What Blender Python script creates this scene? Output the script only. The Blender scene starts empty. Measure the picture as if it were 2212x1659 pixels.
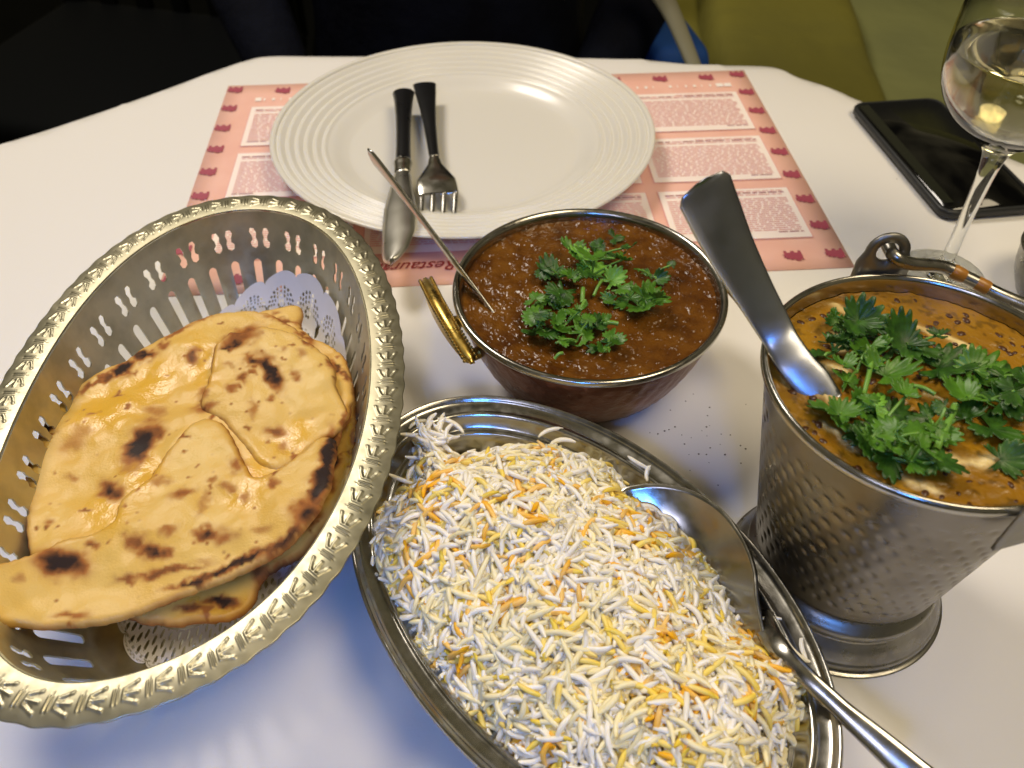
import bpy, bmesh, math, random
import numpy as np
from mathutils import Vector, Matrix, noise
from mathutils.geometry import delaunay_2d_cdt
random.seed(7); rng = np.random.default_rng(7)
sc = bpy.context.scene
COL = sc.collection
PI = math.pi
# ------------------------------------------------------------------ camera
FPX = 1850.0                      # focal length in pixels of a 2212 px wide frame
CAMH, PITCH, ROLL = 0.33973, 0.79536, 0.00176
cd = bpy.data.cameras.new('camera'); cam = bpy.data.objects.new('camera', cd); COL.objects.link(cam)
cd.sensor_width = 36.0; cd.lens = FPX / 2212 * 36.0; cd.clip_start = 0.01; cd.clip_end = 60
fwd = np.array([0, math.cos(PITCH), -math.sin(PITCH)])
_r = np.array([1.0, 0, 0]); _u = np.cross(_r, fwd)
RGT = math.cos(ROLL) * _r + math.sin(ROLL) * _u; UPV = -math.sin(ROLL) * _r + math.cos(ROLL) * _u
M3 = Matrix(((RGT[0], UPV[0], -fwd[0]), (RGT[1], UPV[1], -fwd[1]), (RGT[2], UPV[2], -fwd[2])))
cam.matrix_world = Matrix.Translation((0, 0, CAMH)) @ M3.to_4x4()
sc.camera = cam
cd.dof.use_dof = True; cd.dof.focus_distance = 0.37; cd.dof.aperture_fstop = 13.5
def at(x, y, z=0.0):
    """point at height z seen at pixel (x, y) of a 2212 x 1659 frame"""
    d = fwd * FPX + RGT * (x - 1106.0) + UPV * (829.5 - y)
    t = (z - CAMH) / d[2]
    return np.array([0, 0, CAMH]) + t * d
# ------------------------------------------------------------------ world and lamps
sc.view_settings.view_transform = 'Standard'; sc.view_settings.look = 'None'
sc.view_settings.exposure = 0.0; sc.view_settings.gamma = 1.0
w = bpy.data.worlds.new('World'); sc.world = w; w.use_nodes = True
wn = w.node_tree; bg = wn.nodes['Background']
tc = wn.nodes.new('ShaderNodeTexCoord'); nz = wn.nodes.new('ShaderNodeTexNoise'); rp = wn.nodes.new('ShaderNodeValToRGB')
nz.inputs['Scale'].default_value = 2.2; nz.inputs['Detail'].default_value = 2
wn.links.new(tc.outputs['Generated'], nz.inputs['Vector']); wn.links.new(nz.outputs['Fac'], rp.inputs['Fac'])
rp.color_ramp.elements[0].position = 0.38; rp.color_ramp.elements[0].color = (0.006, 0.0055, 0.0045, 1)
rp.color_ramp.elements[1].position = 0.66; rp.color_ramp.elements[1].color = (0.27, 0.23, 0.13, 1)
wn.links.new(rp.outputs['Color'], bg.inputs['Color']); bg.inputs['Strength'].default_value = 0.8
def lamp(name, loc, target, size, energy, color, sizey=None):
    l = bpy.data.lights.new(name, 'AREA'); l.energy = energy; l.color = color
    l.shape = 'RECTANGLE' if sizey else 'DISK'; l.size = size
    if sizey: l.size_y = sizey
    o = bpy.data.objects.new(name, l); COL.objects.link(o); o.location = loc
    o.rotation_euler = (Vector(target) - Vector(loc)).to_track_quat('-Z', 'Y').to_euler()
    return o
lamp('warm_ceiling_lamp', (-0.72, 1.12, 1.45), (0.0, 0.30, 0), 0.52, 17.8, (1.0, 0.90, 0.78))
lamp('soft_fill_lamp', (0.60, 0.05, 1.45), (0.12, 0.25, 0), 0.7, 12.5, (1.0, 0.83, 0.56))  # added warm fill from an unseen source, brightens the right side
bl_ = lamp('blue_wall_lamp', (-0.06, -0.62, 0.80), (-0.115, 0.13, 0), 0.14, 0.34, (0.08, 0.30, 1.0)); bl_.data.spread = math.radians(46)
lamp('violet_lamp', (-0.35, -0.55, 0.95), (-0.1, 0.2, 0), 0.22, 1.2, (0.70, 0.72, 1.0))
# ------------------------------------------------------------------ helpers
def link(nt, a, b): nt.links.new(a, b)
def mat(name, col, rough=0.5, metal=0.0, var=None, bump=None, rvar=None, attr=None, **kw):
    """col; var=(scale, col2, lo, hi); bump=(scale, strength, dist); rvar=(scale, lo, hi); attr=colour attribute name"""
    m = bpy.data.materials.new(name); m.use_nodes = True; nt = m.node_tree; p = nt.nodes['Principled BSDF']
    p.inputs['Base Color'].default_value = (*col, 1); p.inputs['Roughness'].default_value = rough; p.inputs['Metallic'].default_value = metal
    for k, v in kw.items():
        k = k.replace('_', ' ')
        if k in p.inputs: p.inputs[k].default_value = v
    t = nt.nodes.new('ShaderNodeTexCoord')
    def nse(scale, det=4):
        n = nt.nodes.new('ShaderNodeTexNoise'); n.inputs['Scale'].default_value = scale; n.inputs['Detail'].default_value = det
        link(nt, t.outputs['Object'], n.inputs['Vector']); return n
    src = None
    if attr:
        a = nt.nodes.new('ShaderNodeVertexColor'); a.layer_name = attr; src = a.outputs['Color']
        link(nt, src, p.inputs['Base Color'])
    if var:
        n = nse(var[0]); r = nt.nodes.new('ShaderNodeMapRange'); r.inputs[1].default_value = var[2]; r.inputs[2].default_value = var[3]
        link(nt, n.outputs['Fac'], r.inputs[0]); mx = nt.nodes.new('ShaderNodeMix'); mx.data_type = 'RGBA'
        link(nt, r.outputs[0], mx.inputs['Factor'])
        if src: link(nt, src, mx.inputs['A'])
        else: mx.inputs['A'].default_value = (*col, 1)
        mx.inputs['B'].default_value = (*var[1], 1)
        if attr: mx.blend_type = 'MULTIPLY'
        link(nt, mx.outputs['Result'], p.inputs['Base Color'])
    if rvar:
        n = nse(rvar[0], 6); r = nt.nodes.new('ShaderNodeMapRange'); r.inputs[1].default_value = .3; r.inputs[2].default_value = .7
        r.inputs[3].default_value = rvar[1]; r.inputs[4].default_value = rvar[2]
        link(nt, n.outputs['Fac'], r.inputs[0]); link(nt, r.outputs[0], p.inputs['Roughness'])
    if bump:
        n = nse(bump[0]); b = nt.nodes.new('ShaderNodeBump'); b.inputs['Strength'].default_value = bump[1]; b.inputs['Distance'].default_value = bump[2]
        link(nt, n.outputs['Fac'], b.inputs['Height']); link(nt, b.outputs['Normal'], p.inputs['Normal'])
    return m
def root_of(o):
    while o.parent: o = o.parent
    return o
def mk(name, V, F, m, parent=None, smooth=True, cols=None, origin=None, mats=None, midx=None):
    V = np.asarray(V, float)
    if parent is not None: org = np.array(root_of(parent).location)
    elif origin is not None: org = np.array(origin, float)
    else: org = np.array([V[:, 0].mean(), V[:, 1].mean(), V[:, 2].min()])
    me = bpy.data.meshes.new(name)
    if isinstance(F, np.ndarray): F = F.tolist()
    me.from_pydata((V - org).tolist(), [], F)
    for mm in (mats or [m]): me.materials.append(mm)
    if midx is not None: me.polygons.foreach_set('material_index', np.asarray(midx, dtype=np.int32))
    if smooth: me.polygons.foreach_set('use_smooth', np.ones(len(me.polygons), bool))
    if cols is not None:
        ca = me.color_attributes.new('Col', 'FLOAT_COLOR', 'POINT')
        c = np.ones((len(V), 4), np.float32); c[:, :np.shape(cols)[1]] = cols; ca.data.foreach_set('color', c.ravel())
    me.update()
    o = bpy.data.objects.new(name, me); COL.objects.link(o)
    if parent is not None: o.parent = parent
    else: o.location = org
    return o
def tag(o, label=None, cat=None, group=None, kind=None):
    if label: o['label'] = label
    if cat: o['category'] = cat
    if group: o['group'] = group
    if kind: o['kind'] = kind
    return o
def thing(name, label, cat, loc, group=None):
    o = bpy.data.objects.new(name, None); COL.objects.link(o); o.location = loc; o.empty_display_size = .02
    return tag(o, label, cat, group)
def solid(o, th, off=-1):
    md = o.modifiers.new('thickness', 'SOLIDIFY'); md.thickness = th; md.offset = off
    return o
def join(parts):
    V = []; F = []; n = 0
    for v, f in parts:
        v = np.asarray(v, float); V.append(v); F += [[i + n for i in q] for q in f]; n += len(v)
    return np.concatenate(V), F
def grid_faces(nu, nv, wrap_u=False, wrap_v=False):
    F = []
    for i in range(nu if wrap_u else nu - 1):
        i2 = (i + 1) % nu
        for j in range(nv if wrap_v else nv - 1):
            j2 = (j + 1) % nv
            F.append((i * nv + j, i2 * nv + j, i2 * nv + j2, i * nv + j2))
    return F
def lathe(prof, n=96, c=(0, 0, 0), ea=None, rot=0.0, disp=None):
    """prof: (r, z) list.  ea=(a, b): r is then an inset from the ellipse a x b"""
    prof = np.array(prof, float); t = np.linspace(0, 2 * PI, n, endpoint=False)
    if ea is None:
        X = np.cos(t)[:, None] * prof[None, :, 0]; Y = np.sin(t)[:, None] * prof[None, :, 0]
    else:
        X = np.cos(t)[:, None] * np.maximum(ea[0] - prof[None, :, 0], 1e-4); Y = np.sin(t)[:, None] * np.maximum(ea[1] - prof[None, :, 0], 1e-4)
    Z = np.repeat(prof[None, :, 1], n, 0)
    if disp is not None: X, Y, Z = disp(t, X, Y, Z)
    cr, sr = math.cos(rot), math.sin(rot)
    V = np.stack([c[0] + X * cr - Y * sr, c[1] + X * sr + Y * cr, c[2] + Z], -1).reshape(-1, 3)
    return V, grid_faces(n, len(prof), wrap_u=True)
def smoothpath(P, n):
    P = np.asarray(P, float); k = len(P); out = []
    for s in np.linspace(0, k - 1, n):
        i = min(int(s), k - 2); t = s - i
        p0 = P[max(i - 1, 0)]; p1 = P[i]; p2 = P[i + 1]; p3 = P[min(i + 2, k - 1)]
        out.append(0.5 * ((2 * p1) + (-p0 + p2) * t + (2 * p0 - 5 * p1 + 4 * p2 - p3) * t * t + (-p0 + 3 * p1 - 3 * p2 + p3) * t ** 3))
    return np.array(out)
def tube(P, R, n=10, caps=True, side=None, flat=None):
    """tube along P; R radius (scalar or list); side = width axis, flat = thickness list"""
    P = np.asarray(P, float); k = len(P); R = np.full(k, R) if np.isscalar(R) else np.asarray(R, float)
    T = np.gradient(P, axis=0); T /= np.linalg.norm(T, axis=1)[:, None] + 1e-12
    if side is None:
        a = np.array([0, 0, 1.0]) if abs(T[0][2]) < .9 else np.array([1.0, 0, 0])
        S = []; s = np.cross(T[0], a); s /= np.linalg.norm(s)
        for tt in T:
            s = s - tt * (s @ tt); s /= np.linalg.norm(s); S.append(s.copy())
        S = np.array(S)
    else:
        S = np.repeat(np.asarray(side, float)[None], k, 0) if np.ndim(side) == 1 else np.asarray(side, float)
        S = S - T * (S * T).sum(1)[:, None]; S /= np.linalg.norm(S, axis=1)[:, None]
    N = np.cross(T, S); H = R if flat is None else np.asarray(flat, float) * np.ones(k)
    a = np.linspace(0, 2 * PI, n, endpoint=False)
    V = (P[:, None] + np.cos(a)[None, :, None] * (R[:, None, None] * S[:, None]) + np.sin(a)[None, :, None] * (H[:, None, None] * N[:, None])).reshape(-1, 3)
    F = grid_faces(k, n, wrap_v=True)
    if caps: F.append(tuple(range(n - 1, -1, -1))); F.append(tuple((k - 1) * n + i for i in range(n)))
    return V, F
def ball(c, r, nu=12, nv=8):
    V = []
    for i in range(nv + 1):
        p = PI * i / nv
        for j in range(nu):
            q = 2 * PI * j / nu; V.append((c[0] + r[0] * math.sin(p) * math.cos(q), c[1] + r[1] * math.sin(p) * math.sin(q), c[2] + r[2] * math.cos(p)))
    return np.array(V), grid_faces(nv + 1, nu, wrap_v=True)
_tab = rng.random((64, 256, 256)).astype(np.float32)
def vn(x, y, scale, seed=0):
    """value noise 0..1"""
    x = np.asarray(x) * scale + 37.3 * (seed + 1); y = np.asarray(y) * scale + 11.7 * (seed + 1)
    xi = np.floor(x).astype(int); yi = np.floor(y).astype(int); fx = x - xi; fy = y - yi
    fx = fx * fx * (3 - 2 * fx); fy = fy * fy * (3 - 2 * fy); T = _tab[seed % 64]
    g = lambda a, b: T[a & 255, b & 255]
    return (g(xi, yi) * (1 - fx) + g(xi + 1, yi) * fx) * (1 - fy) + (g(xi, yi + 1) * (1 - fx) + g(xi + 1, yi + 1) * fx) * fy
def fbm(x, y, scale, seed=0, o=4):
    s = 0; a = .5
    for k in range(o): s = s + a * vn(x, y, scale * 2 ** k, seed + k); a *= .5
    return s / (1 - .5 ** o)
def seg_dist(P, Q, closed=True):
    """distance of points P (n,2) to polyline Q (m,2)"""
    d = np.full(len(P), 1e9); m = len(Q)
    for i in range(m if closed else m - 1):
        a = Q[i]; b = Q[(i + 1) % m]; ab = b - a; l = ab @ ab + 1e-18
        t = np.clip(((P - a) @ ab) / l, 0, 1); d = np.minimum(d, np.hypot(*(P - a - t[:, None] * ab).T))
    return d
def inside(P, Q):
    c = np.zeros(len(P), bool); m = len(Q)
    for i in range(m):
        a = Q[i]; b = Q[(i + 1) % m]
        cond = (a[1] > P[:, 1]) != (b[1] > P[:, 1])
        x = a[0] + (P[:, 1] - a[1]) / (b[1] - a[1] + 1e-18) * (b[0] - a[0])
        c ^= cond & (P[:, 0] < x)
    return c
def resample(Q, step, closed=True):
    Q = np.asarray(Q, float); out = []
    m = len(Q)
    for i in range(m if closed else m - 1):
        a = Q[i]; b = Q[(i + 1) % m]; k = max(1, int(round(np.linalg.norm(b - a) / step)))
        for j in range(k): out.append(a + (b - a) * j / k)
    if not closed: out.append(Q[-1])
    return np.array(out)
def roundpoly(Q, n=6):
    """closed Catmull-Rom through Q"""
    Q = np.asarray(Q, float); m = len(Q); out = []
    for i in range(m):
        p0, p1, p2, p3 = Q[i - 1], Q[i], Q[(i + 1) % m], Q[(i + 2) % m]
        for j in range(n):
            t = j / n; out.append(0.5 * ((2 * p1) + (-p0 + p2) * t + (2 * p0 - 5 * p1 + 4 * p2 - p3) * t * t + (-p0 + 3 * p1 - 3 * p2 + p3) * t ** 3))
    return np.array(out)
def fill(Q, step, holes=(), inner=None):
    """triangulate polygon Q (dense) with interior grid points"""
    Q = np.asarray(Q); x0, y0 = Q.min(0); x1, y1 = Q.max(0)
    gx, gy = np.meshgrid(np.arange(x0, x1, step), np.arange(y0, y1, step * .87)); gx = gx + (np.arange(gx.shape[0]) % 2)[:, None] * step * .5
    G = np.stack([gx.ravel(), gy.ravel()], -1)
    G = G[inside(G, Q)]; G = G[seg_dist(G, Q) > step * .55]
    pts = [Q]; E = []; n = len(Q); E += [(i, (i + 1) % n) for i in range(n)]
    for h in holes:
        h = np.asarray(h); keep = ~inside(G, h) & (seg_dist(G, h) > step * .4); G = G[keep]
        pts.append(h); E += [(n + i, n + (i + 1) % len(h)) for i in range(len(h))]; n += len(h)
    P = np.concatenate(pts + [G])
    v, e, f, *_ = delaunay_2d_cdt([Vector((float(a), float(b))) for a, b in P], E, [], 0, 1e-7)
    v = np.array([(a[0], a[1]) for a in v]); f = [tuple(q) for q in f]
    cen = np.array([v[list(q)].mean(0) for q in f]); ok = inside(cen, Q)
    for h in holes: ok &= ~inside(cen, np.asarray(h))
    return v, [q for q, k in zip(f, ok) if k]
def S(r, g, b):
    """sRGB 0..255 to linear"""
    f = lambda c: (c / 255 / 12.92) if c / 255 <= .04045 else ((c / 255 + .055) / 1.055) ** 2.4
    return (f(r), f(g), f(b))
# ------------------------------------------------------------------ materials
M = {}
M['cloth'] = mat('white_cloth', (0.80, 0.78, 0.75), 0.55, bump=(900, .12, .0004))
M['steel'] = mat('stainless_steel', (0.42, 0.405, 0.365), 0.2, 1.0, rvar=(220, .16, .27), bump=(60, .05, .001))
M['steel_dull'] = mat('worn_steel', (0.34, 0.33, 0.30), 0.3, 1.0, rvar=(160, .24, .36), var=(80, (.25, .24, .22), .4, .65), bump=(700, .06, .0005))
M['silver'] = mat('silver_plate', (0.62, 0.575, 0.41), 0.42, .86, rvar=(260, .34, .50), var=(60, (.44, .41, .29), .40, .68), bump=(900, .1, .0004))
M['copper'] = mat('hammered_copper', (0.21, 0.085, 0.05), 0.33, 1.0, rvar=(90, .26, .42), var=(40, (.13, .05, .03), .35, .7), bump=(160, .35, .002))
M['lug'] = mat('matte_steel', (.30, .29, .26), .45, 1.0)
M['brass'] = mat('cast_brass', (0.72, 0.50, 0.13), 0.3, 1.0, rvar=(200, .22, .4), var=(120, (.42, .27, .07), .45, .7), bump=(500, .2, .0006))
M['china'] = mat('white_china', (0.75, 0.73, 0.665), 0.24, 0.0, Coat_Weight=.15, Coat_Roughness=.12)
M['dark'] = mat('dark_wood', S(30, 30, 30), 0.5, var=(9, (.006, .006, .006), .4, .6))
# ------------------------------------------------------------------ setting
fl = mk('floor', [(-5, -3, -.75), (5, -3, -.75), (5, 5, -.75), (-5, 5, -.75)], [(0, 1, 2, 3)],
        mat('dark_floor', (.0035, .0040, .0040), .85, var=(5, (.0020, .0026, .0026), .4, .6), Specular_IOR_Level=.1), smooth=False)
fl['kind'] = 'structure'
out = [(-.47, .50), (-.405, .584), (-.368, .617), (-.332, .649), (-.299, .680), (-.2605, .719), (-.238, .739), (-.2184, .7481), (-.165, .7483), (0, .748), (.1087, .7429),
       (.1637, .733), (.2188, .7305), (.236, .724), (.2472, .7093), (.2651, .6948), (.2777, .6815), (.2944, .6614), (.3834, .5703), (.47, .47), (.50, .38), (.50, .10), (.46, .02),
       (.28, -.16), (.20, -.19), (-.20, -.19), (-.28, -.16), (-.46, .02), (-.50, .10), (-.50, .40)]
TQ = resample(roundpoly(out, 5), .008)
def cloth():
    v, f = fill(TQ, .012)
    d = seg_dist(v, TQ); n = len(v)
    z = -.004 * np.clip(1 - d / .006, 0, 1) ** 2 + (fbm(v[:, 0], v[:, 1], 7, 3, 2) - .5) * .0016 * np.clip(d / .05, 0, 1) * (v[:, 1] > .5)
    z = z - np.maximum(0, z.max() * 0) ; z = np.minimum(z, 0.0)
    V = [np.column_stack([v, z])]; F = list(f)
    # order of the boundary in v
    from math import hypot
    key = {(round(a, 6), round(b, 6)): i for i, (a, b) in enumerate(v.tolist())}
    ring = [key[(round(a, 6), round(b, 6))] for a, b in TQ.tolist()]
    m = len(TQ); cen = TQ.mean(0); nrm = np.roll(TQ, -1, 0) - np.roll(TQ, 1, 0); nrm = np.stack([nrm[:, 1], -nrm[:, 0]], 1); nrm /= np.linalg.norm(nrm, axis=1)[:, None]
    if ((TQ - cen) * nrm).sum() < 0: nrm = -nrm
    prev = ring; base = n; s = np.arange(m) / m * 2 * PI
    for k, dz in enumerate((-.012, -.03, -.07, -.13, -.20, -.26)):
        amp = .002 + .028 * (k / 5) ** 1.2
        off = .004 + amp * (.5 + .5 * np.sin(s * 17 + 1.5 * np.sin(s * 3)))
        P = TQ + nrm * off[:, None]; V.append(np.column_stack([P, np.full(m, dz)]))
        cur = list(range(base, base + m)); base += m
        F += [(prev[i], prev[(i + 1) % m], cur[(i + 1) % m], cur[i]) for i in range(m)]
        prev = cur
    return np.concatenate(V), F
V, F = cloth()
tag(mk('tablecloth', V, F, M['cloth'], origin=(0, .3, 0)), 'white tablecloth with cut corners covering the table under all the dishes', 'tablecloth')
tb = thing('dining_table', 'dark pedestal dining table hidden under the white tablecloth', 'table', (0, .28, -.75))
IQ = roundpoly(np.array([0, .28]) + (np.array(out) - [0, .28]) * .985, 3); k = len(IQ)
mk('tabletop', np.concatenate([np.column_stack([IQ, np.full(k, -.008)]), np.column_stack([IQ, np.full(k, -.035)])]),
   [tuple(range(k)), tuple(range(2 * k - 1, k - 1, -1))] + [(i, k + i, k + (i + 1) % k, (i + 1) % k) for i in range(k)], M['dark'], tb, smooth=False)
mk('pedestal', *lathe([(.0, -.748), (.26, -.748), (.25, -.73), (.06, -.70), (.04, -.6), (.04, -.1), (.12, -.037), (.0, -.037)], 40, (0, .28, 0)), M['dark'], tb)
# ------------------------------------------------------------------ paper placemat (printed menu lying face up, top edge towards the camera)
PMC = np.array([-.0097, .5605]); PMA = .0698; PW, PD = .4404, .2764
def pm(u, v, z): return np.array([PMC[0] + math.cos(PMA) * u - math.sin(PMA) * v, PMC[1] + math.sin(PMA) * u + math.cos(PMA) * v, z])
def pinv(x, y):
    p = at(x, y, .0006)[:2] - PMC; return np.array([math.cos(PMA) * p[0] + math.sin(PMA) * p[1], -math.sin(PMA) * p[0] + math.cos(PMA) * p[1]])
place = thing('paper_placemat', 'salmon pink printed paper placemat lying under the white plate', 'placemat', (PMC[0], PMC[1], 0))
salmon = mat('salmon_print', S(242, 192, 175), .6, var=(30, S(238, 184, 167), .4, .6), bump=(500, .05, .0005))
pale = mat('pale_panel_print', S(251, 238, 230), .6)
rose = mat('rose_ink', S(231, 166, 162), .6); maroon = mat('maroon_ink', S(165, 72, 90), .6); white_ink = mat('white_paper_print', S(252, 244, 238), .6)
gu, gv = 24, 16
V = [pm(-PW / 2 + PW * i / gu, -PD / 2 + PD * j / gv, .0006) for i in range(gu + 1) for j in range(gv + 1)]
o = mk('paper_sheet', V, grid_faces(gu + 1, gv + 1), salmon, place); solid(o, .0003)
quads = {'panel': [], 'frame': [], 'text': [], 'title': [], 'white': []}
def rect(key, u0, v0, u1, v1, z):
    quads[key].append(([pm(u0, v0, z), pm(u1, v0, z), pm(u1, v1, z), pm(u0, v1, z)], [(0, 1, 2, 3)]))
uL = -PW / 2 + .0325; uR = PW / 2 - .0325; rows = [(.058, .103), (.003, .052), (-.056, -.005)]
rows = [(.0377, .0988), (-.0335, .0270), (-.1050, -.0455)]
rows2 = rows + [(-.1075, -.0635)]
def panel(u0, u1, v0, v1, title_right):
    rect('frame', u0 - .0008, v0 - .0008, u1 + .0008, v1 + .0008, .0010); rect('panel', u0, v0, u1, v1, .0013)
    r = random.Random(int((u0 + 5) * 9999 + v0 * 777))
    v = v1 - .004; k = 0
    while v > v0 + .0045:
        first = k in (1, 2) or v < v0 + .0065
        if k == 3: k += 1; v -= .0026; continue
        u = u0 + .004
        end = u1 - .004
        if v < v0 + .0065: u = u1 - .021 if title_right else u0 + .004; end = u + .017
        if k == 0: u = u0 + (u1 - u0) * .45
        while u < end - .002:
            wd = min(r.uniform(.003, .010), end - u)
            rect('title' if (k == 1 or v < v0 + .0065) and r.random() < .9 else 'text', u, v, u + wd, v + (.0011 if k == 1 else .00085), .0016); u += wd + .0011
        v -= .00235; k += 1
mid = .072
for (a, b) in rows:
    panel(-.195, -.103, a, b, False); panel(-.095, .101, a, b, True)
    panel(.110, .203, a, b, True)
u = -.195
for i in range(58):
    if i in (0, 56, 57): rect('white', u + (0.0 if i else .001), .1085, u + .0060, .1145, .0012)
    elif i % 1 == 0 and (i % 7): rect('white', u + .001, .1092, u + .0018 + .0008 * (i % 3), .1130, .0012)
    u += (.203 + .195) / 58
def flat(key, name, m, kind=None):
    V, F = join(quads[key]); o = mk(name, V, F, m, place, smooth=False)
    if kind: o['kind'] = kind
for i, q in enumerate(quads['panel']): mk('printed_panel', q[0], q[1], pale, place, smooth=False)
flat('frame', 'panel_border', rose); flat('text', 'printed_text', rose, 'stuff'); flat('title', 'printed_heading', maroon, 'stuff'); flat('white', 'white_lettering', white_ink, 'stuff')
# small dark red figure: a howdah-like animal with a rider and a parasol
ele = [(-.0062, -.0012), (-.0050, -.0004), (-.0048, -.0040), (-.0034, -.0040), (-.0032, -.0024), (-.0014, -.0024), (-.0012, -.0038), (.0006, -.0038), (.0008, -.0024), (.0026, -.0024), (.0028, -.0040), (.0042, -.0040),
       (.0044, .0012), (.0040, .0022), (.0046, .0040), (.0028, .0032), (.0026, .0046), (.0002, .0044), (-.0002, .0030), (-.0022, .0038), (-.0026, .0026), (-.0046, .0030), (-.0044, .0014), (-.0060, .0020), (-.0052, .0006)]
motif = None; mv, mf = fill(resample(np.array(ele) * [1, -1], .002), .01)
def add_motif(u, v):
    global motif
    V = [(a * 1.25, b * 1.25, 0) for a, b in mv]
    if motif is None:
        me = bpy.data.meshes.new('motif'); me.from_pydata(V, [], mf); me.materials.append(maroon); motif = me
    o = bpy.data.objects.new('motif', motif); COL.objects.link(o); o.parent = place; p = pm(u, v, .0012) - np.array(place.location)
    o.location = p; o.rotation_euler = (0, 0, PMA)
ue = .2125
for i in range(9):
    v = .1300 - i * .0317
    add_motif(-ue, v); add_motif(ue, v)
for i in range(1, 11):
    uu = -ue + i * ue * 2 / 10.7; add_motif(uu, .1262)
    if i in (1, 10): add_motif(uu, -.1243)
# the word on the lower band, to be read from the other side
def word(txt, size, u, v, m, shear=.45):
    cu = bpy.data.curves.new('word', 'FONT'); cu.body = txt; cu.size = size; cu.shear = shear; cu.align_x = 'CENTER'; cu.offset = .0001
    t = bpy.data.objects.new('tmp', cu); COL.objects.link(t)
    me = bpy.data.meshes.new_from_object(t.evaluated_get(bpy.context.evaluated_depsgraph_get())); bpy.data.objects.remove(t)
    me.materials.clear(); me.materials.append(m); o = bpy.data.objects.new('printed_word', me); COL.objects.link(o); o.parent = place
    o.location = pm(u, v, .0013) - np.array(place.location); o.rotation_euler = (0, 0, PMA + PI)
wu, wv = pinv(880, 573)
word('Restaurant', .0135, wu + .004, wv + .002, mat('script_ink', S(150, 40, 40), .6))
# ------------------------------------------------------------------ dinner plate
PC = np.array([-.0359, .5769]); prof = [(0, .0045), (.05, .0045), (.080, .0048), (.088, .0062), (.096, .0102)]
r = .100
for k in range(6):
    zz = .0118 + k * .00165
    prof += [(r, zz), (r + .0022, zz + .0014), (r + .0044, zz + .0004)]; r += .0062
prof += [(.1365, .0222), (.139, .0226), (.140, .0216), (.1385, .0204), (.125, .0160), (.10, .0085), (.085, .0030), (.080, .0010), (.076, .0010), (.074, .0028), (.0, .0028)]
pp = smoothpath(np.array([(a, b, 0) for a, b in prof]), 150)[:, :2]; pp[:, 0] = np.maximum(pp[:, 0], 0)
tag(mk('dinner_plate', *lathe(pp, 160, (PC[0], PC[1], .0016)), M['china'], origin=(PC[0], PC[1], 0)), 'empty white dinner plate with concentric ridged rim', 'plate')
# ------------------------------------------------------------------ knife and fork
def ribbon(pts, W, T, n=12, up=(0, 0, 1), k=40, power=1.0):
    """smooth bar along pts with half widths W and half thickness T"""
    P = smoothpath(pts, k); s = np.linspace(0, 1, k); xs = np.linspace(0, 1, len(W))
    Wd = np.interp(s, xs, W); Td = np.interp(s, np.linspace(0, 1, len(T)), T)
    t = np.gradient(P, axis=0); side = np.cross(t, np.array(up, float))
    return tube(P, Wd, n, side=side, flat=Td)
cut = M['steel'].copy(); cut.name = 'polished_cutlery_steel'
kn = thing('table_knife', 'steel table knife, dark reflection painted into its handle, lying across the front rim of the plate', 'knife', (-.075, .51, .01))
A = at(872, 204, .022); B = at(871, 348, .0245); B2 = at(869, 372, .0252); Cc = at(850, 562, .0300)
mk('handle', *ribbon([A, A + (B - A) * .03, A * .5 + B * .5, B], [.0025, .0088, .0086, .0072, .0060, .0054, .0052, .0054], [.001, .0046, .0046, .004, .0038, .0036], 16, k=48),
   mat('dark_reflection_steel', (.050, .050, .052), .30, .85, rvar=(30, .26, .34)), kn)  # dark room reflection painted into the base colour of both cutlery handles
mk('bolster', *ribbon([B, B * .5 + B2 * .5, B2], [.0056, .0066, .0062, .0058, .0054], [.0038, .0048, .004, .0036, .003], 16, k=24), M['steel'], kn)
d = Cc - B2; wdt = np.array([1, 0.05, 0])
bl = np.array([0, .2, .45, .7, .88, 1.0]); lx = [-.0054, -.0072, -.0094, -.0092, -.0082, -.0060]; rx = [.0054, .0078, .0115, .0115, .0080, .0015]
Vb = []; nb = 40
for i in range(nb):
    s = i / (nb - 1); c = B2 + d * s - np.array([0, 0, .0030 * s ** 3]); roll = math.tan(math.radians(4 + 12 * max(0, s - .45) / .55)); a = np.interp(s, bl, lx); b = np.interp(s, bl, rx); e = math.sqrt(max(0, 1 - ((s - .93) / .07) ** 2)) if s > .93 else 1
    mid_ = (a + b) / 2; a = mid_ + (a - mid_) * (e * .97 + .03); b = mid_ + (b - mid_) * (e * .97 + .03); th = .0026
    for q in np.linspace(0, 1, 7):
        Vb.append(c + wdt * (a + (b - a) * q) + np.array([0, 0, th * (1 - (2 * q - 1) ** 2) * .9 + .0003 + (q - .5) * (b - a) * roll]))
    for q in np.linspace(1, 0, 7):
        Vb.append(c + wdt * (a + (b - a) * q) - np.array([0, 0, th * (1 - (2 * q - 1) ** 2) * .3 + .0003 - (q - .5) * (b - a) * roll]))
mk('blade', Vb, grid_faces(nb, 14, wrap_v=True) + [tuple(range(13, -1, -1)), tuple((nb - 1) * 14 + i for i in range(14))], mat('blade_steel', (.74, .72, .66), .30, 1.0, rvar=(50, .26, .34)), kn)
fk = thing('table_fork', 'steel table fork lying on the plate beside the knife', 'fork', (-.055, .55, .008))
A = at(917, 183, .022); B = at(938, 340, .0200); Cq = at(943, 392, .0190); Dq = at(947, 418, .0165)
mk('handle', *ribbon([A, A + (B - A) * .03, A * .5 + B * .5, B], [.0025, .0080, .0092, .0082, .0062, .0048, .0040, .0036], [.0008, .0016, .0018, .002, .0022, .0022], 14, k=48),
   bpy.data.materials['dark_reflection_steel'], fk)
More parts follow.
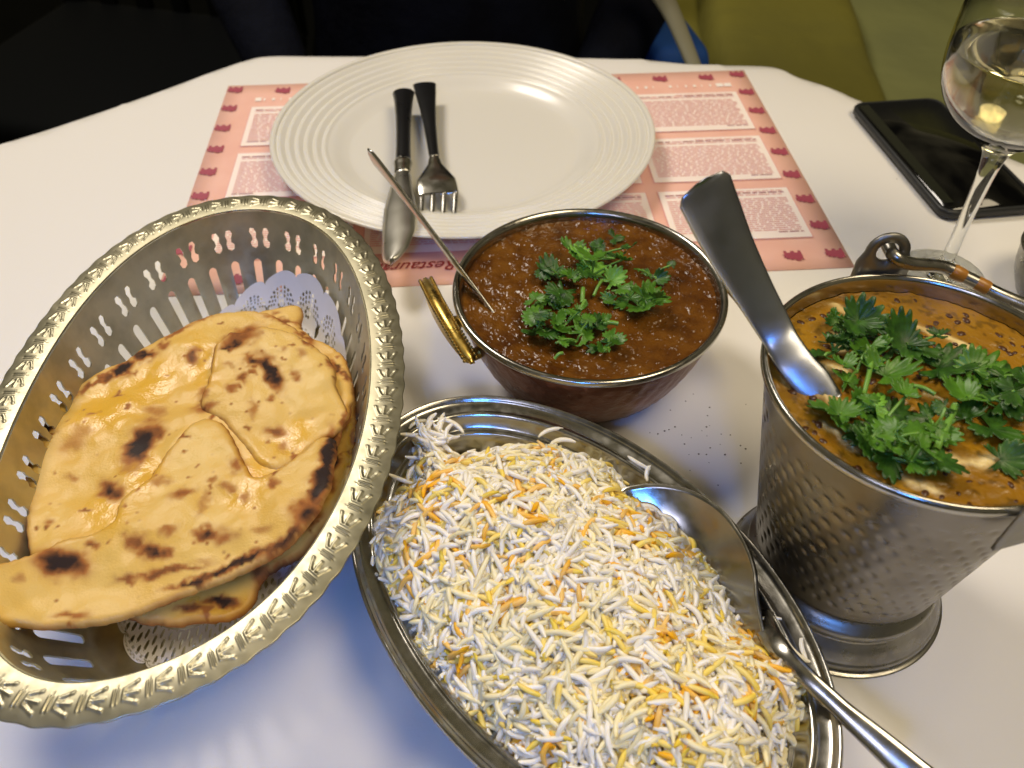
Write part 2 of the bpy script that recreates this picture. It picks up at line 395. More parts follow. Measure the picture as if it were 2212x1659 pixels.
mk('neck', *ribbon([B, B * .5 + Cq * .5, Cq, Dq], [.0036, .0050, .0092, .0130, .0136, .0136], [.0022, .0015, .0012, .001], 16, k=36), M['steel'], fk)
dd = np.array([.0005, -.011, -.006])
for i in range(4):
    x = -.0114 + i * .0076; P = [Dq + [x, .002, .0002], Dq + [x * .98, -.008, -.0038], Dq + [x * .96, -.020, -.0062], Dq + [x * .94, -.034, -.0058]]
    mk('tine', *ribbon(P, [.0021, .0019, .0016, .0008], [.0011, .0010, .0009, .0005], 8, k=14), M['steel_dull'], fk)
# ------------------------------------------------------------------ karahi bowl of brown curry
KC = np.array([.0397, .3438])
def hammered(t, X, Y, Z):
    R = np.hypot(X, Y); A_ = np.arctan2(Y, X); g = fbm(A_ * 2.2, Z * 40, 4, 9, 2)
    d = (np.sin(A_ * 46 + np.floor(Z / .007) * 1.6) * np.sin(Z / .007 * PI)) * .00022
    m = (R > .042) & (Z > .01)
    f = np.where(m, 1 + d / np.maximum(R, .01), 1)
    return X * f, Y * f, Z
kar = thing('curry_bowl', 'round copper bottomed serving bowl with steel rim and brass handles holding the brown curry', 'bowl', (KC[0], KC[1], 0))
op = smoothpath(np.array([(.0, .0012, 0), (.030, .0012, 0), (.040, .0022, 0), (.047, .008, 0), (.055, .020, 0), (.062, .036, 0), (.0665, .051, 0), (.0675, .0565, 0)]), 60)[:, :2]
mk('copper_shell', *lathe(op, 220, (KC[0], KC[1], 0), disp=hammered), M['copper'], kar)
ip = smoothpath(np.array([(.0672, .0555, 0), (.0690, .0568, 0), (.0704, .0588, 0), (.0702, .0606, 0), (.0688, .0614, 0), (.0672, .0606, 0), (.0660, .0585, 0), (.0645, .052, 0), (.060, .036, 0), (.052, .020, 0), (.038, .008, 0), (.0, .005, 0)]), 90)[:, :2]
mk('steel_liner', *lathe(ip, 160, (KC[0], KC[1], 0)), M['steel'], kar)
def ear(pf, pn):
    """solid crescent plate standing beside the rim, seen on its top edge"""
    pf = np.array(pf); pn = np.array(pn); e = pn - pf; L = np.linalg.norm(e); e /= L; o_ = (pf + pn) / 2 - np.array([KC[0], KC[1], 0]); o_[2] = 0; o_ -= e * (o_ @ e); o_ /= np.linalg.norm(o_)
    n = 34; q = np.linspace(0, 1, n); topz = .0500 + .0085 * np.sin(PI * q) ** .8; botz = topz - .0006 - .0095 * np.sin(PI * q) ** .7; V = []
    wd_ = .0027 * np.clip(np.minimum(q, 1 - q) / .06, .45, 1)
    for i in range(n):
        c = pf + e * L * q[i] + o_ * .0035 * math.sin(PI * q[i])
        for (sx, z) in ((-1, botz[i]), (-1, topz[i] - .0008), (-.8, topz[i]), (0, topz[i] + .0005), (.8, topz[i]), (1, topz[i] - .0008), (1, botz[i])):
            V.append([c[0] + o_[0] * wd_[i] * sx, c[1] + o_[1] * wd_[i] * sx, z])
    h = mk('handle', V, grid_faces(n, 7, wrap_v=True) + [tuple(range(6, -1, -1)), tuple((n - 1) * 7 + i for i in range(7))], M['brass'], kar)
    for sgn in (-1, 1):
        m_ = 150; qq = np.linspace(.02, .98, m_); P = np.array([pf + e * L * a for a in qq]) + o_ * (.0035 * np.sin(PI * qq) + sgn * .0032)[:, None]; P[:, 2] = .0492 + .0085 * np.sin(PI * qq) ** .8
        mk('beaded_edge', *tube(P, .0007 + .0004 * np.sin(np.arange(m_) * 1.5), 6), M['brass_dark'], h)
    for a in (.45, .85):
        c = pf + e * L * a; c[2] = .044; d_ = np.array([KC[0], KC[1], .044]) - c; d_ /= np.linalg.norm(d_); r_ = np.linalg.norm(c[:2] - KC) - .063
        mk('bracket', *tube([c, c + d_ * max(r_, .004)], .0032, 8), M['brass_dark'], h)
M['brass_dark'] = mat('dark_brass', (0.26, 0.17, 0.04), 0.4, 1.0)
_f = np.array([-.0470, .3640, 0]); _n = np.array([-.0190, .2985, 0])
ear(_f, _n); _k = np.array([KC[0] * 2, KC[1] * 2, 0]); ear(_k - _f, _k - _n)
# curry surface
def disc(c, R, z, nr, nt, hfun, colf=None):
    rr = R * (np.arange(nr + 1) / nr) ** .75; t = np.linspace(0, 2 * PI, nt, endpoint=False)
    X = c[0] + rr[:, None] * np.cos(t); Y = c[1] + rr[:, None] * np.sin(t)
    x = X.ravel(); y = Y.ravel(); h = hfun(x, y, np.repeat(rr, nt)); V = np.stack([x, y, z + h], -1)
    return V, grid_faces(nr + 1, nt, wrap_v=True)
def curry_h(x, y, r):
    n = (fbm(x, y, 260, 1, 3) - .5) * .0013 + (fbm(x, y, 60, 5, 3) - .5) * .0026 + .0015 * np.exp(-((x - KC[0]) ** 2 + (y - KC[1]) ** 2) / .0007)
    # furrow left by the sunken spoon at the left
    p = np.array([at(990, 740, .051)[:2], at(1060, 775, .051)[:2], at(1130, 800, .051)[:2]]); dd = seg_dist(np.stack([x, y], -1), p, False)
    n = n - .0012 * np.exp(-(dd / .0022) ** 2) - .0022 * (np.clip((r - .058) / .006, 0, 1)) * 0
    sp = np.maximum(fbm(x, y, 700, 2, 2) - .63, 0) * .0035
    return n + sp + .0006 * np.clip((r - .061) / .003, 0, 1)
cm = bpy.data.materials.new('brown_curry'); cm.use_nodes = True; nt = cm.node_tree; p = nt.nodes['Principled BSDF']
t = nt.nodes.new('ShaderNodeTexCoord')
def noise_node(nt, t, s, d=4):
    n = nt.nodes.new('ShaderNodeTexNoise'); n.inputs['Scale'].default_value = s; n.inputs['Detail'].default_value = d; nt.links.new(t.outputs['Object'], n.inputs['Vector']); return n
def ramp(nt, src, stops):
    r = nt.nodes.new('ShaderNodeValToRGB'); e = r.color_ramp.elements
    while len(e) < len(stops): e.new(.5)
    for i, (q, c) in enumerate(stops): e[i].position = q; e[i].color = (*c, 1)
    nt.links.new(src, r.inputs[0]); return r
n1 = noise_node(nt, t, 90, 8); r1 = ramp(nt, n1.outputs['Fac'], [(.30, (.065, .020, .003)), (.5, (.120, .043, .005)), (.72, (.18, .072, .009))])
nt.links.new(r1.outputs[0], p.inputs['Base Color']); p.inputs['Roughness'].default_value = .13; p.inputs['Specular IOR Level'].default_value = .36
n2 = noise_node(nt, t, 650, 2); b = nt.nodes.new('ShaderNodeBump'); b.inputs['Strength'].default_value = .5; b.inputs['Distance'].default_value = .0007
nt.links.new(n2.outputs['Fac'], b.inputs['Height']); nt.links.new(b.outputs['Normal'], p.inputs['Normal'])
V, F = disc(KC, .0654, .0552, 150, 420, curry_h)
tag(mk('brown_curry', V, F, cm, origin=(KC[0], KC[1], .05)), 'glossy dark brown curry topped with coriander filling the copper bowl', 'curry')
# thin spoon standing in the curry, seen on edge
E_ = at(1058, 668, .0540); R_ = at(985, 574, .0665); T_ = E_ + (R_ - E_) * 3.66
P = [E_ - (R_ - E_) * .9 - [0, 0, .004], E_, E_ * .45 + T_ * .55 + [0, 0, .0015], E_ * .12 + T_ * .88 + [0, 0, .0015], T_ + [.0005, 0, -.001]]
view = (np.array([0, 0, CAMH]) - (E_ + T_) / 2); view /= np.linalg.norm(view)
sp = thing('curry_spoon', 'slim steel spoon leaning in the brown curry with its handle over the plate', 'spoon', E_)
k = 50; P = smoothpath(P, k); s = np.linspace(0, 1, k)
mk('handle', *tube(P, np.interp(s, [0, .2, .5, .85, .95, 1], [.004, .0035, .005, .0085, .0075, .002]), 12, side=view + np.array([.16, .05, .12]), flat=np.interp(s, [0, .3, .9, .97, 1], [.0011, .0013, .0016, .0013, .0006])), M['steel'], sp)
bc = E_ + np.array([.020, -.010, -.016]); V, F = ball(bc, (.016, .020, .005), 20, 10); V[:, 2] += 0
mk('bowl', V, F, M['steel_dull'], sp)
# ------------------------------------------------------------------ coriander
def leafmat(name, a, b):
    m = mat(name, a, .42, var=(260, b, .35, .65), bump=(500, .25, .0006)); m.node_tree.nodes['Principled BSDF'].inputs['Transmission Weight'].default_value = 0
    p = m.node_tree.nodes['Principled BSDF']; p.inputs['Subsurface Weight'].default_value = .0
    return m
LM = [leafmat('coriander_dark', (.013, .055, .004), (.040, .125, .008)), leafmat('coriander_mid', (.048, .145, .008), (.085, .22, .014)), leafmat('coriander_bright', (.13, .34, .03), (.20, .44, .05))]
stem_m = mat('coriander_stem', (.16, .34, .05), .35)
def leaf_mesh(seed, size):
    r_ = random.Random(seed); nA, nR = 84, 6; V = [(0, 0, 0)]; ph = r_.uniform(-.3, .3); irr = [r_.uniform(.72, 1.12) for _ in range(9)]; cup = r_.uniform(-.5, .6); fold = r_.uniform(-.05, .50); lob = r_.choice([3, 3, 5])
    fs = r_.uniform(1.5, 3.5); fp = r_.uniform(0, 6)
    A = np.linspace(-2.55, 2.55, nA); pts = []
    for a in A:
        lobe = abs(math.cos(a * lob / 3.4 + ph * .3)) ** .55
        wq = (a + 2.55) / 5.1 * 7.99; iw = irr[int(wq)] * (1 - wq % 1) + irr[int(wq) + 1 if int(wq) < 8 else 8] * (wq % 1)
        teeth = .5 - .5 * math.cos((a * 2.9 + ph * 7) * 2 * PI)
        pts.append(size * iw * (.26 + .66 * lobe) * (1 - .22 * (1 - abs(2 * teeth - 1) ** .6 if False else teeth ** 2)) * (1 - .20 * (abs(a) / 2.6) ** 3))
    for j in range(1, nR + 1):
        for a, rr in zip(A, pts):
            q = rr * j / nR; x = q * math.cos(a) ; y = q * math.sin(a)
            z = cup * q * q / size * 1.2 + fold * abs(y) * .8 + size * .10 * math.sin(fs * a + fp) * (j / nR) ** 2 + size * .008 * math.sin(a * 13 + fp) * (j / nR)
            V.append((x, y, z))
    F = [(0, 1 + i, 2 + i) for i in range(nA - 1)]
    for j in range(nR - 1):
        for i in range(nA - 1):
            a = 1 + j * nA + i; F.append((a, a + nA, a + nA + 1, a + 1))
    return np.array(V), F
def rotm(rx, ry, rz): return np.array(Matrix.Rotation(rz, 3, 'Z') @ Matrix.Rotation(ry, 3, 'Y') @ Matrix.Rotation(rx, 3, 'X'))
def sprig(label, cat, group, z, conv, leaves, stems, seed, lift=.0025, scl=1.50):
    """leaves: (x, y, size in px, shade, heading deg)"""
    r_ = random.Random(seed); pts = [conv(a[0], a[1], z) for a in (leaves or stems)]; c = np.mean(pts, 0)
    t = thing('coriander_sprig' if len(leaves) > 1 else ('coriander_leaf' if leaves else 'coriander_stalk'), label, cat, c, group)
    if len(leaves) > 1: leaves = leaves + [(x + r_.uniform(-75, 75), y + r_.uniform(-60, 60), q_s * r_.uniform(.55, .85), min(1, q_h + r_.choice([0, 0, 1])), r_.uniform(0, 360)) for (x, y, q_s, q_h, _) in leaves[:2]]
    for i, (x, y, s, sh, hd) in enumerate(leaves):
        p = conv(x, y, z) + np.array([0, 0, lift * (.6 + .9 * i)])
        s = s * scl; V, F = leaf_mesh(seed * 31 + i, s); rot = rotm(r_.uniform(-.55, .55), r_.uniform(-.5, .35), math.radians(hd) + r_.uniform(-.3, .3))
        V = (V - [s * .15, 0, 0]) @ rot.T; V[:, 2] = np.maximum(V[:, 2], -lift * .5); V += p
        solid(mk('leaf', V, F, LM[sh], t), .0003)
        if len(leaves) > 1:
            q = c + np.array([0, 0, lift * .3]); st = p - rot @ np.array([s * .15, 0, 0]); Pm = (q + st) / 2 + np.array([r_.uniform(-.001, .001), r_.uniform(-.001, .001), .001])
            mk('stem', *tube(smoothpath([q, Pm, st], 8), .00055, 6), stem_m, t)
    for i, (x, y, x2, y2, rd) in enumerate(stems):
        a = conv(x, y, z) + np.array([0, 0, lift]); b = conv(x2, y2, z) + np.array([0, 0, lift * 1.6]); mid_ = (a + b) / 2 + np.array([0, 0, .0012])
        mk('stem', *tube(smoothpath([a, mid_, b], 10), rd, 8), stem_m, t)
    return t
def convK(x, y, z): return at(768 + .372 * x, 439 + .372 * y, z)
gk = 'coriander pieces on the brown curry'
K = [  # label, leaves (px in the curry crop), stems
    ('bright pale green coriander sprig at the centre of the brown curry', [(1370, 400, .0095, 2, 80), (1490, 480, .0070, 2, 10), (1300, 360, .0078, 2, 150), (1330, 470, .0060, 0, -60)], [(1315, 600, 1318, 530, .0012)]),
    ('dark upright coriander tips behind the pale leaf on the brown curry', [(1410, 290, .0050, 0, 100), (1510, 350, .0072, 0, 70), (1240, 320, .0060, 1, 150)], []),
    ('dark green coriander sprig left of the pale leaf on the brown curry', [(1130, 420, .0080, 0, 170), (1235, 455, .0060, 1, 200)], []),
    ('toothed coriander pair below left of the pale leaf on the brown curry', [(1100, 575, .0072, 1, 190), (1200, 560, .0085, 0, 250)], []),
    ('coriander sprig furthest left on the brown curry', [(1030, 780, .0060, 0, 230), (1110, 790, .0065, 0, 290), (1040, 700, .0088, 1, 150)], []),
    ('notched mid green coriander leaf pair below centre of the brown curry', [(1195, 735, .0072, 1, 240), (1255, 670, .0060, 1, 80)], []),
    ('coriander leaf with a cut stem stub on the front of the brown curry', [(1385, 700, .0072, 0, 90), (1410, 740, .0040, 1, 0)], [(1425, 728, 1520, 735, .0011)]),
    ('curled coriander pair nearest the front of the bowl on the brown curry', [(1240, 830, .0060, 1, 190), (1330, 785, .0075, 1, 60)], []),
    ('small coriander fan at front right of the garnish on the brown curry', [(1430, 862, .0034, 1, 200), (1495, 835, .0062, 1, 45)], []),
    ('tiny dark coriander crumb in front of the garnish on the brown curry', [(1370, 855, .0036, 0, 0)], []),
    ('large toothed coriander sprig furthest right of the garnish on the brown curry', [(1585, 550, .0078, 1, 110), (1650, 640, .0080, 1, -60), (1690, 600, .0092, 1, 20)], []),
    ('small dark coriander leaf alone right of the garnish on the brown curry', [(1755, 450, .0055, 0, 0), (1680, 435, .0026, 1, 0)], []),
    ('thin dark coriander sliver alone near the back rim of the brown curry', [(1510, 215, .0045, 0, 0)], []),
    ('short green coriander stalk nearest the front rim of the brown curry', [], [(1155, 925, 1200, 905, .0008)]),
    ('pale coriander stalks crossing right of centre on the brown curry', [(1480, 580, .0050, 1, 170)], [(1290, 680, 1330, 600, .0009), (1380, 560, 1430, 480, .0008)]),
]
for i, (lab, lv, st) in enumerate(K): sprig(lab, 'coriander', gk, .0570, convK, lv, st, 11 + i)
# ------------------------------------------------------------------ steel bucket of orange dal
BC = np.array([.1448, .2093])
bk = thing('serving_bucket', 'hammered steel serving bucket on a stepped foot filled with orange dal', 'bucket', (BC[0], BC[1], 0))
fp_ = smoothpath(np.array([(.0, .0006, 0), (.0440, .0006, 0), (.0457, .0015, 0), (.0458, .0045, 0), (.0448, .0062, 0), (.0442, .0075, 0), (.0425, .0105, 0), (.0405, .0135, 0), (.0395, .0155, 0), (.0405, .0180, 0), (.0405, .0205, 0), (.0385, .0228, 0), (.0360, .0255, 0), (.0355, .0285, 0)]), 80)[:, :2]
mk('foot', *lathe(fp_, 120, (BC[0], BC[1], 0)), M['steel_dull'], bk)
def dimple(t, X, Y, Z):
    R = np.hypot(X, Y); row = (Z - .030) / .0066; rr = np.floor(row); fz = row - rr - .5
    ang = np.repeat(t[:, None], X.shape[1], 1); a = ang * 40 / (2 * PI) + (rr % 2) * .5 + rr * .12; fa = a - np.floor(a) - .5
    g = np.exp(-((fa / .26) ** 2 + ((fz + fa * .5) / .30) ** 2) * 1.6); m = np.clip((Z - .034) / .004, 0, 1) * np.clip((.117 - Z) / .006, 0, 1)
    f = 1 - (.00058 * g * m) / np.maximum(R, .01)
    return X * f, Y * f, Z
bp = np.array([(.030 + .0000, .0275), (.0372, .0280), (.0392, .0300)] + [(.0392 + (.0552 - .0392) * s ** 1.0, .030 + .096 * s) for s in np.linspace(.02, 1, 190)])
mk('body', *lathe(bp, 520, (BC[0], BC[1], 0), disp=dimple), mat('hammered_steel', (.245, .225, .195), .3, 1.0, rvar=(60, .24, .36), var=(45, (.19, .17, .14), .42, .62), bump=(300, .04, .0006)), bk)
rp_ = smoothpath(np.array([(.0553, .1255, 0), (.0562, .1262, 0), (.0573, .1278, 0), (.0573, .1296, 0), (.0562, .1308, 0), (.0550, .1300, 0), (.0544, .1280, 0), (.0535, .1200, 0), (.0515, .1080, 0), (.046, .08, 0)]), 60)[:, :2]
mk('rolled_rim', *lathe(rp_, 160, (BC[0], BC[1], 0)), M['steel'], bk)
def bk_pt(ang, r, z): return np.array([BC[0] + math.cos(ang) * r, BC[1] + math.sin(ang) * r, z])
def lug(ang):
    c = np.array([math.cos(ang), math.sin(ang), 0]); tt = np.array([-c[1], c[0], 0]); up = np.array([0, 0, 1.0])
    Q = [(-.0115, -.016), (.0115, -.016), (.0105, .006)] + [(.0085 * math.cos(a), .0105 + .0085 * math.sin(a)) for a in np.linspace(.0, PI, 14)] + [(-.0105, .006)]
    hole = [(.0044 * math.cos(a), .0108 + .0044 * math.sin(a)) for a in np.linspace(0, 2 * PI, 18, endpoint=False)]
    v, f = fill(resample(np.array(Q), .003), .004, [np.array(hole)])
    base = bk_pt(ang, .0585, .1290)
    V = base + v[:, :1] * tt + v[:, 1:] * (up + c * .03)
    o = mk('lug', V, f, M['lug'], bk); solid(o, .0014, 0)
    return base + up * .0108, c, tt
angB = math.radians(90); angF = angB + PI
hb, cB, tB = lug(angB); angF = math.radians(286); hf, cF, tF = lug(angF)
# bail: loops through both lugs and lies over to the right
side = np.array([1.0, 0, 0]); axis = (hb - hf) / 2; mid_ = (hb + hf) / 2
P = [hb + cB * .0050 + side * .0012 + [0, 0, .0002], hb + cB * .001 + side * .0012, hb - cB * .0032 + side * .0022 - [0, 0, .0002], hb - cB * .0036 + side * .0085 + [0, 0, -.0030]]
for a in np.linspace(.30, PI - .30, 24):
    P.append(mid_ + axis * 1.02 * math.cos(a) + side * .0655 * math.sin(a) ** .9 + np.array([0, 0, -.0125 * min(1, math.sin(a) * 1.6)]))
P += [hf + cF * .0045 + side * .010 + [0, 0, -.002], hf + cF * .004 + side * .0020, hf - cF * .001 - side * .0010, hf - cF * .006 - side * .001]
P = smoothpath(P, 120); k = len(P); bail = mk('bail_handle', *tube(P, .0026, 12), M['steel_dull'], bk)
i0 = 19
mk('sauce_smear', *tube(P[i0 - 2:i0 + 3], [.0022, .0030, .0029, .0028, .0022], 12), mat('dried_sauce', (.36, .15, .015), .35), bail)
mk('sauce_smear', *tube(P[i0 + 3:i0 + 8], [.0020, .00280, .0028, .0029, .0022], 12), bpy.data.materials['dried_sauce'], bail)
# dal
DZ = .1240
def conv6(x, y, z=DZ): return at(1426 + .3967 * x, 384 + .3967 * y, z)
streaks = [([(940, 690), (1000, 730), (1100, 770), (1200, 790), (1300, 785), (1380, 805), (1450, 832), (1560, 858), (1640, 915), (1750, 955)], 24), ([(955, 850), (975, 900), (985, 930)], 30),
           ([(690, 1110), (800, 1140), (900, 1180), (960, 1230), (1040, 1255)], 34), ([(860, 1030), (920, 1040), (1000, 1060)], 46), ([(880, 1340), (960, 1385), (1010, 1430), (1060, 1470)], 24), ([(1500, 1500), (1620, 1550), (1740, 1555), (1850, 1530), (1980, 1490)], 34),
           ([(1180, 1530), (1260, 1590), (1350, 1650), (1500, 1700)], 26), ([(1440, 1180), (1560, 1230)], 12)]
def dal_attr(x, y):
    P = np.stack([x, y], -1); c = np.zeros(len(x)); wx = (fbm(x, y, 220, 20, 3) - .5) * .0034; wy = (fbm(x, y, 220, 30, 3) - .5) * .0034; Pw = P + np.stack([wx, wy], -1)
    for pl, wd in streaks:
        Q = np.array([conv6(a, b)[:2] for a, b in pl]); w_ = wd * .3967 / 6200
        c = np.maximum(c, np.exp(-(seg_dist(Pw, Q, False) / w_) ** 2 * 1.1) * (.70 + .30 * (fbm(x, y, 420, 33, 2) > .40)))
    return c
def dal_h(x, y, r): return (fbm(x, y, 190, 40, 3) - .5) * .0016 + (fbm(x, y, 700, 44, 2) - .5) * .0005 + dal_attr(x, y) * .0005
V, F = disc(BC, .0537, DZ, 110, 360, dal_h)
cr = dal_attr(V[:, 0], V[:, 1])[:, None]; nn = fbm(V[:, 0], V[:, 1], 120, 50, 4)[:, None]; n3 = fbm(V[:, 0], V[:, 1], 420, 55, 2)[:, None]
base = np.array([.23, .098, .004]) * (1 - nn) + np.array([.37, .190, .008]) * nn
base = base * (1 - .45 * np.clip((n3 - .62) / .12, 0, 1)); cols = base * (1 - cr) + np.array([.80, .62, .27]) * cr
dal = tag(mk('orange_dal', V, F, mat('orange_dal', (.4, .15, .02), .33, attr='Col', bump=(1100, .4, .0006), Specular_IOR_Level=.5), cols=cols, origin=(BC[0], BC[1], DZ)),
          'orange lentil dal with cream swirls filling the steel bucket', 'dal')
L = []
for _ in range(170):
    a = random.uniform(0, 2 * PI); r = .051 * math.sqrt(random.random()); x, y = BC[0] + r * math.cos(a), BC[1] + r * math.sin(a); s = random.uniform(.0007, .0016)
    v, f = ball((0, 0, 0), (s * 1.4, s, s * .6), 8, 5); v = v @ rotm(0, 0, random.uniform(0, 3)).T + [x, y, DZ + float(dal_h(np.array([x]), np.array([y]), 0)[0]) - s * .30]; L.append((v, f))
V, F = join(L); lo = mk('lentils', V, F, mat('dark_lentil', (.07, .024, .007), .35), dal); lo['kind'] = 'stuff'
gb = 'coriander pieces on the orange dal'
Bk = [
    ('coriander sprig on the orange dal nearest the back left cream swirl', [(950, 800, .0045, 1, 160), (1060, 835, .0095, 0, 40), (1170, 860, .0075, 0, -20)], []),
    ('broad flat coriander leaf pair at the back centre of the orange dal', [(1300, 925, .0115, 0, 0), (1430, 975, .0060, 0, -40)], []),
    ('coriander leaf pointing at the wide spoon on the orange dal', [(865, 985, .0070, 0, 170), (1010, 940, .0070, 0, 20)], []),
    ('twisted coriander sprig with stalks in the left middle of the orange dal', [(1130, 1000, .0072, 1, 270), (1005, 1130, .0058, 1, 100)], [(1100, 1200, 1140, 1020, .0009)]),
    ('folded coriander leaf at the very centre of the orange dal', [(1240, 1085, .0090, 1, 20)], [(1230, 1190, 1330, 1150, .0006), (1330, 1150, 1480, 1210, .0008)]),
    ('large dark coriander leaf right of centre on the orange dal', [(1550, 1045, .0120, 0, -20)], []),
    ('flat coriander pair at the upper right of the orange dal', [(1740, 1080, .0110, 1, 0), (1900, 1120, .0110, 0, 10)], []),
    ('coriander pair at the right edge of the orange dal below the upper pair', [(1690, 1200, .0090, 1, 190), (1870, 1240, .0110, 0, 0)], []),
    ('toothed coriander fan lowest left on the orange dal', [(925, 1290, .0088, 1, 150), (1075, 1290, .0060, 1, 250), (1160, 1275, .0058, 2, 60)], []),
    ('dark coriander clump just right of the lowest left fan on the orange dal', [(1270, 1290, .0090, 0, 0), (1150, 1415, .0090, 0, 200), (1100, 1500, .0080, 0, 230)], []),
    ('lighter folded coriander leaf at the front centre of the orange dal', [(1310, 1450, .0110, 1, 10), (1180, 1460, .0070, 1, 170)], []),
    ('coriander sprig with a thick upright stalk on the orange dal', [(1520, 1410, .0072, 1, 270), (1430, 1350, .0070, 0, 200)], [(1490, 1500, 1590, 1270, .0013)]),
    ('small dark coriander leaf between the stalk and the right edge of the orange dal', [(1660, 1310, .0062, 0, 30)], []),
    ('smooth oval coriander leaf at the lower right of the orange dal', [(1830, 1395, .0100, 0, -50)], []),
    ('coriander leaf on cream at the far lower right of the orange dal', [(1875, 1545, .0075, 0, 10)], []),
    ('coriander sprig against the front rim of the orange dal', [(1240, 1550, .0080, 0, 200), (1370, 1570, .0070, 1, 10), (1500, 1590, .0082, 0, 0)], []),
]
for i, (lab, lv, st) in enumerate(Bk): sprig(lab, 'coriander', gb, DZ + .0012, conv6, lv, st, 60 + i, lift=.0018, scl=1.40)
# wide spoon in the dal
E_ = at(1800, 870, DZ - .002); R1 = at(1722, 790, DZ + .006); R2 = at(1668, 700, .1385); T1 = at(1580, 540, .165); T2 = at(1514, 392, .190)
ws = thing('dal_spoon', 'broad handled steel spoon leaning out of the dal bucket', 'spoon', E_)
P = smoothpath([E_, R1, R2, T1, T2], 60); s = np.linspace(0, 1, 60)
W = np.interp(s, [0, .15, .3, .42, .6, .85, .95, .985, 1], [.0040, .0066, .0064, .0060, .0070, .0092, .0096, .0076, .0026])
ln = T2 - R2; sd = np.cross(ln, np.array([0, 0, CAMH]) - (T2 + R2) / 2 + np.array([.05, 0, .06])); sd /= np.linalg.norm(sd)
mk('handle', *tube(P, W, 14, side=sd, flat=np.interp(s, [0, .9, 1], [.0011, .0011, .0006])), mat('brushed_steel_tinted', (.42, .44, .49), .34, 1.0, rvar=(90, .28, .40)), ws)  # cool tint in the steel colour stands for a bluish reflection
mk('bowl', *ball(E_ + np.array([.012, -.014, -.016]), (.016, .020, .007), 18, 10), M['steel_dull'], ws)
# ------------------------------------------------------------------ oval dish of rice
RC = np.array([.0239, .1820]); RA, RB, RT = .1182, .0748, 5.3774
rd = thing('rice_dish', 'oval stainless steel serving dish heaped with rice', 'dish', (RC[0], RC[1], 0))
ins = [(.0015, .0372), (.0003, .0384), (.0, .0400), (.0010, .0412), (.0024, .0404), (.0040, .0390), (.0080, .0380), (.0098, .0384), (.0112, .0374), (.0130, .0345), (.0150, .0325), (.0172, .0325), (.0190, .0305), (.0240, .0200), (.0300, .0090), (.0380, .0040), (.0480, .0030), (.0740, .0030)]
ip = smoothpath(np.array([(a, b, 0) for a, b in ins]), 120)[:, :2]
mk('basin', *lathe(ip, 220, (RC[0], RC[1], 0), ea=(RA, RB), rot=RT), M['steel'], rd)
ou = smoothpath(np.array([(.0015, .0372, 0), (.0060, .0365, 0), (.0140, .0310, 0), (.0200, .0240, 0), (.0270, .0120, 0), (.0340, .0030, 0), (.0420, .0008, 0), (.0740, .0008, 0)]), 50)[:, :2]
mk('outer_wall', *lathe(ou, 180, (RC[0], RC[1], 0), ea=(RA, RB), rot=RT), M['steel_dull'], rd)
# heap outline (pixels) at z = .042
heap = [(905, 925), (960, 950), (1040, 960), (1130, 945), (1230, 955), (1330, 985), (1378, 1040), (1445, 1095), (1480, 1132), (1525, 1178), (1578, 1245), (1618, 1322), (1680, 1380), (1745, 1440), (1760, 1510), (1725, 1590), (1705, 1680), (1640, 1800), (1500, 1850), (1290, 1800), (1150, 1690), (1060, 1590), (935, 1450), (862, 1350), (800, 1250), (780, 1150), (800, 1080), (850, 1040), (880, 980)]
HQ = roundpoly(np.array([at(x, y, .041)[:2] for x, y in heap]), 5)
# a separate tuft at the back left
def heap_h(x, y):
    P = np.stack([np.atleast_1d(x), np.atleast_1d(y)], -1); d = seg_dist(P, HQ); ins_ = inside(P, HQ)
    dd = np.where(ins_, d, 0); h = .027 + .036 * (1 - np.exp(-dd / .020)) + (fbm(P[:, 0], P[:, 1], 48, 60, 3) - .5) * .013 * np.clip(dd / .01, 0, 1)
    sp_ = at(1470, 1110, .045)[:2]; h = h + .002 * np.exp(-(np.hypot(P[:, 0] - sp_[0], P[:, 1] - sp_[1]) / .024) ** 2)
    return h, ins_
v, f = fill(resample(HQ, .004), .004); h, _ = heap_h(v[:, 0], v[:, 1])
rice = thing('rice_heap', 'heap of white, yellow and orange basmati rice in the oval dish', 'rice', (RC[0], RC[1], .02))
mk('rice_bed', np.column_stack([v, h - .0025]), f, mat('packed_rice', (.86, .76, .52), .6, var=(160, (.62, .40, .10), .5, .62), bump=(900, .6, .001)), rice)
def grain(len_, rad, bend, seed, lod=1):
    r_ = random.Random(seed); n = 7; P = []; R = []
    tw = r_.uniform(-.3, .3)
    for i in range(n):
        s = i / (n - 1); x = (s - .5) * len_; P.append((x, bend * len_ * (4 * s * (1 - s)), tw * bend * len_ * (s - .5)))
        R.append(rad * (0.45 + .55 * math.sin(PI * min(max(s, .0), 1)) ** .4) if 0 < i < n - 1 else rad * .42)
    return tube(np.array(P), R, 5, caps=True)
GC = {'white': (.96, .90, .75), 'cream': (.95, .84, .50), 'yellow': (.94, .68, .08), 'orange': (.93, .47, .01)}
gm = mat('cooked_rice', (.8, .8, .7), .38, attr='Col', Subsurface_Weight=.15, Subsurface_Scale=.0012, Subsurface_Radius=(1., .9, .7), Specular_IOR_Level=.35)
shapes = [grain(random.uniform(.0098, .0145), random.uniform(.00104, .00130), random.choice([.03, .08, .14, .22]), 200 + i) for i in range(9)]
N = 6600; X = []
lo_, hi_ = HQ.min(0), HQ.max(0)
while len(X) < N:
    p = lo_ + rng.random((4000, 2)) * (hi_ - lo_); p = p[inside(p, HQ)]; X += p.tolist()
X = np.array(X[:N]); h, _ = heap_h(X[:, 0], X[:, 1]); e = .0008
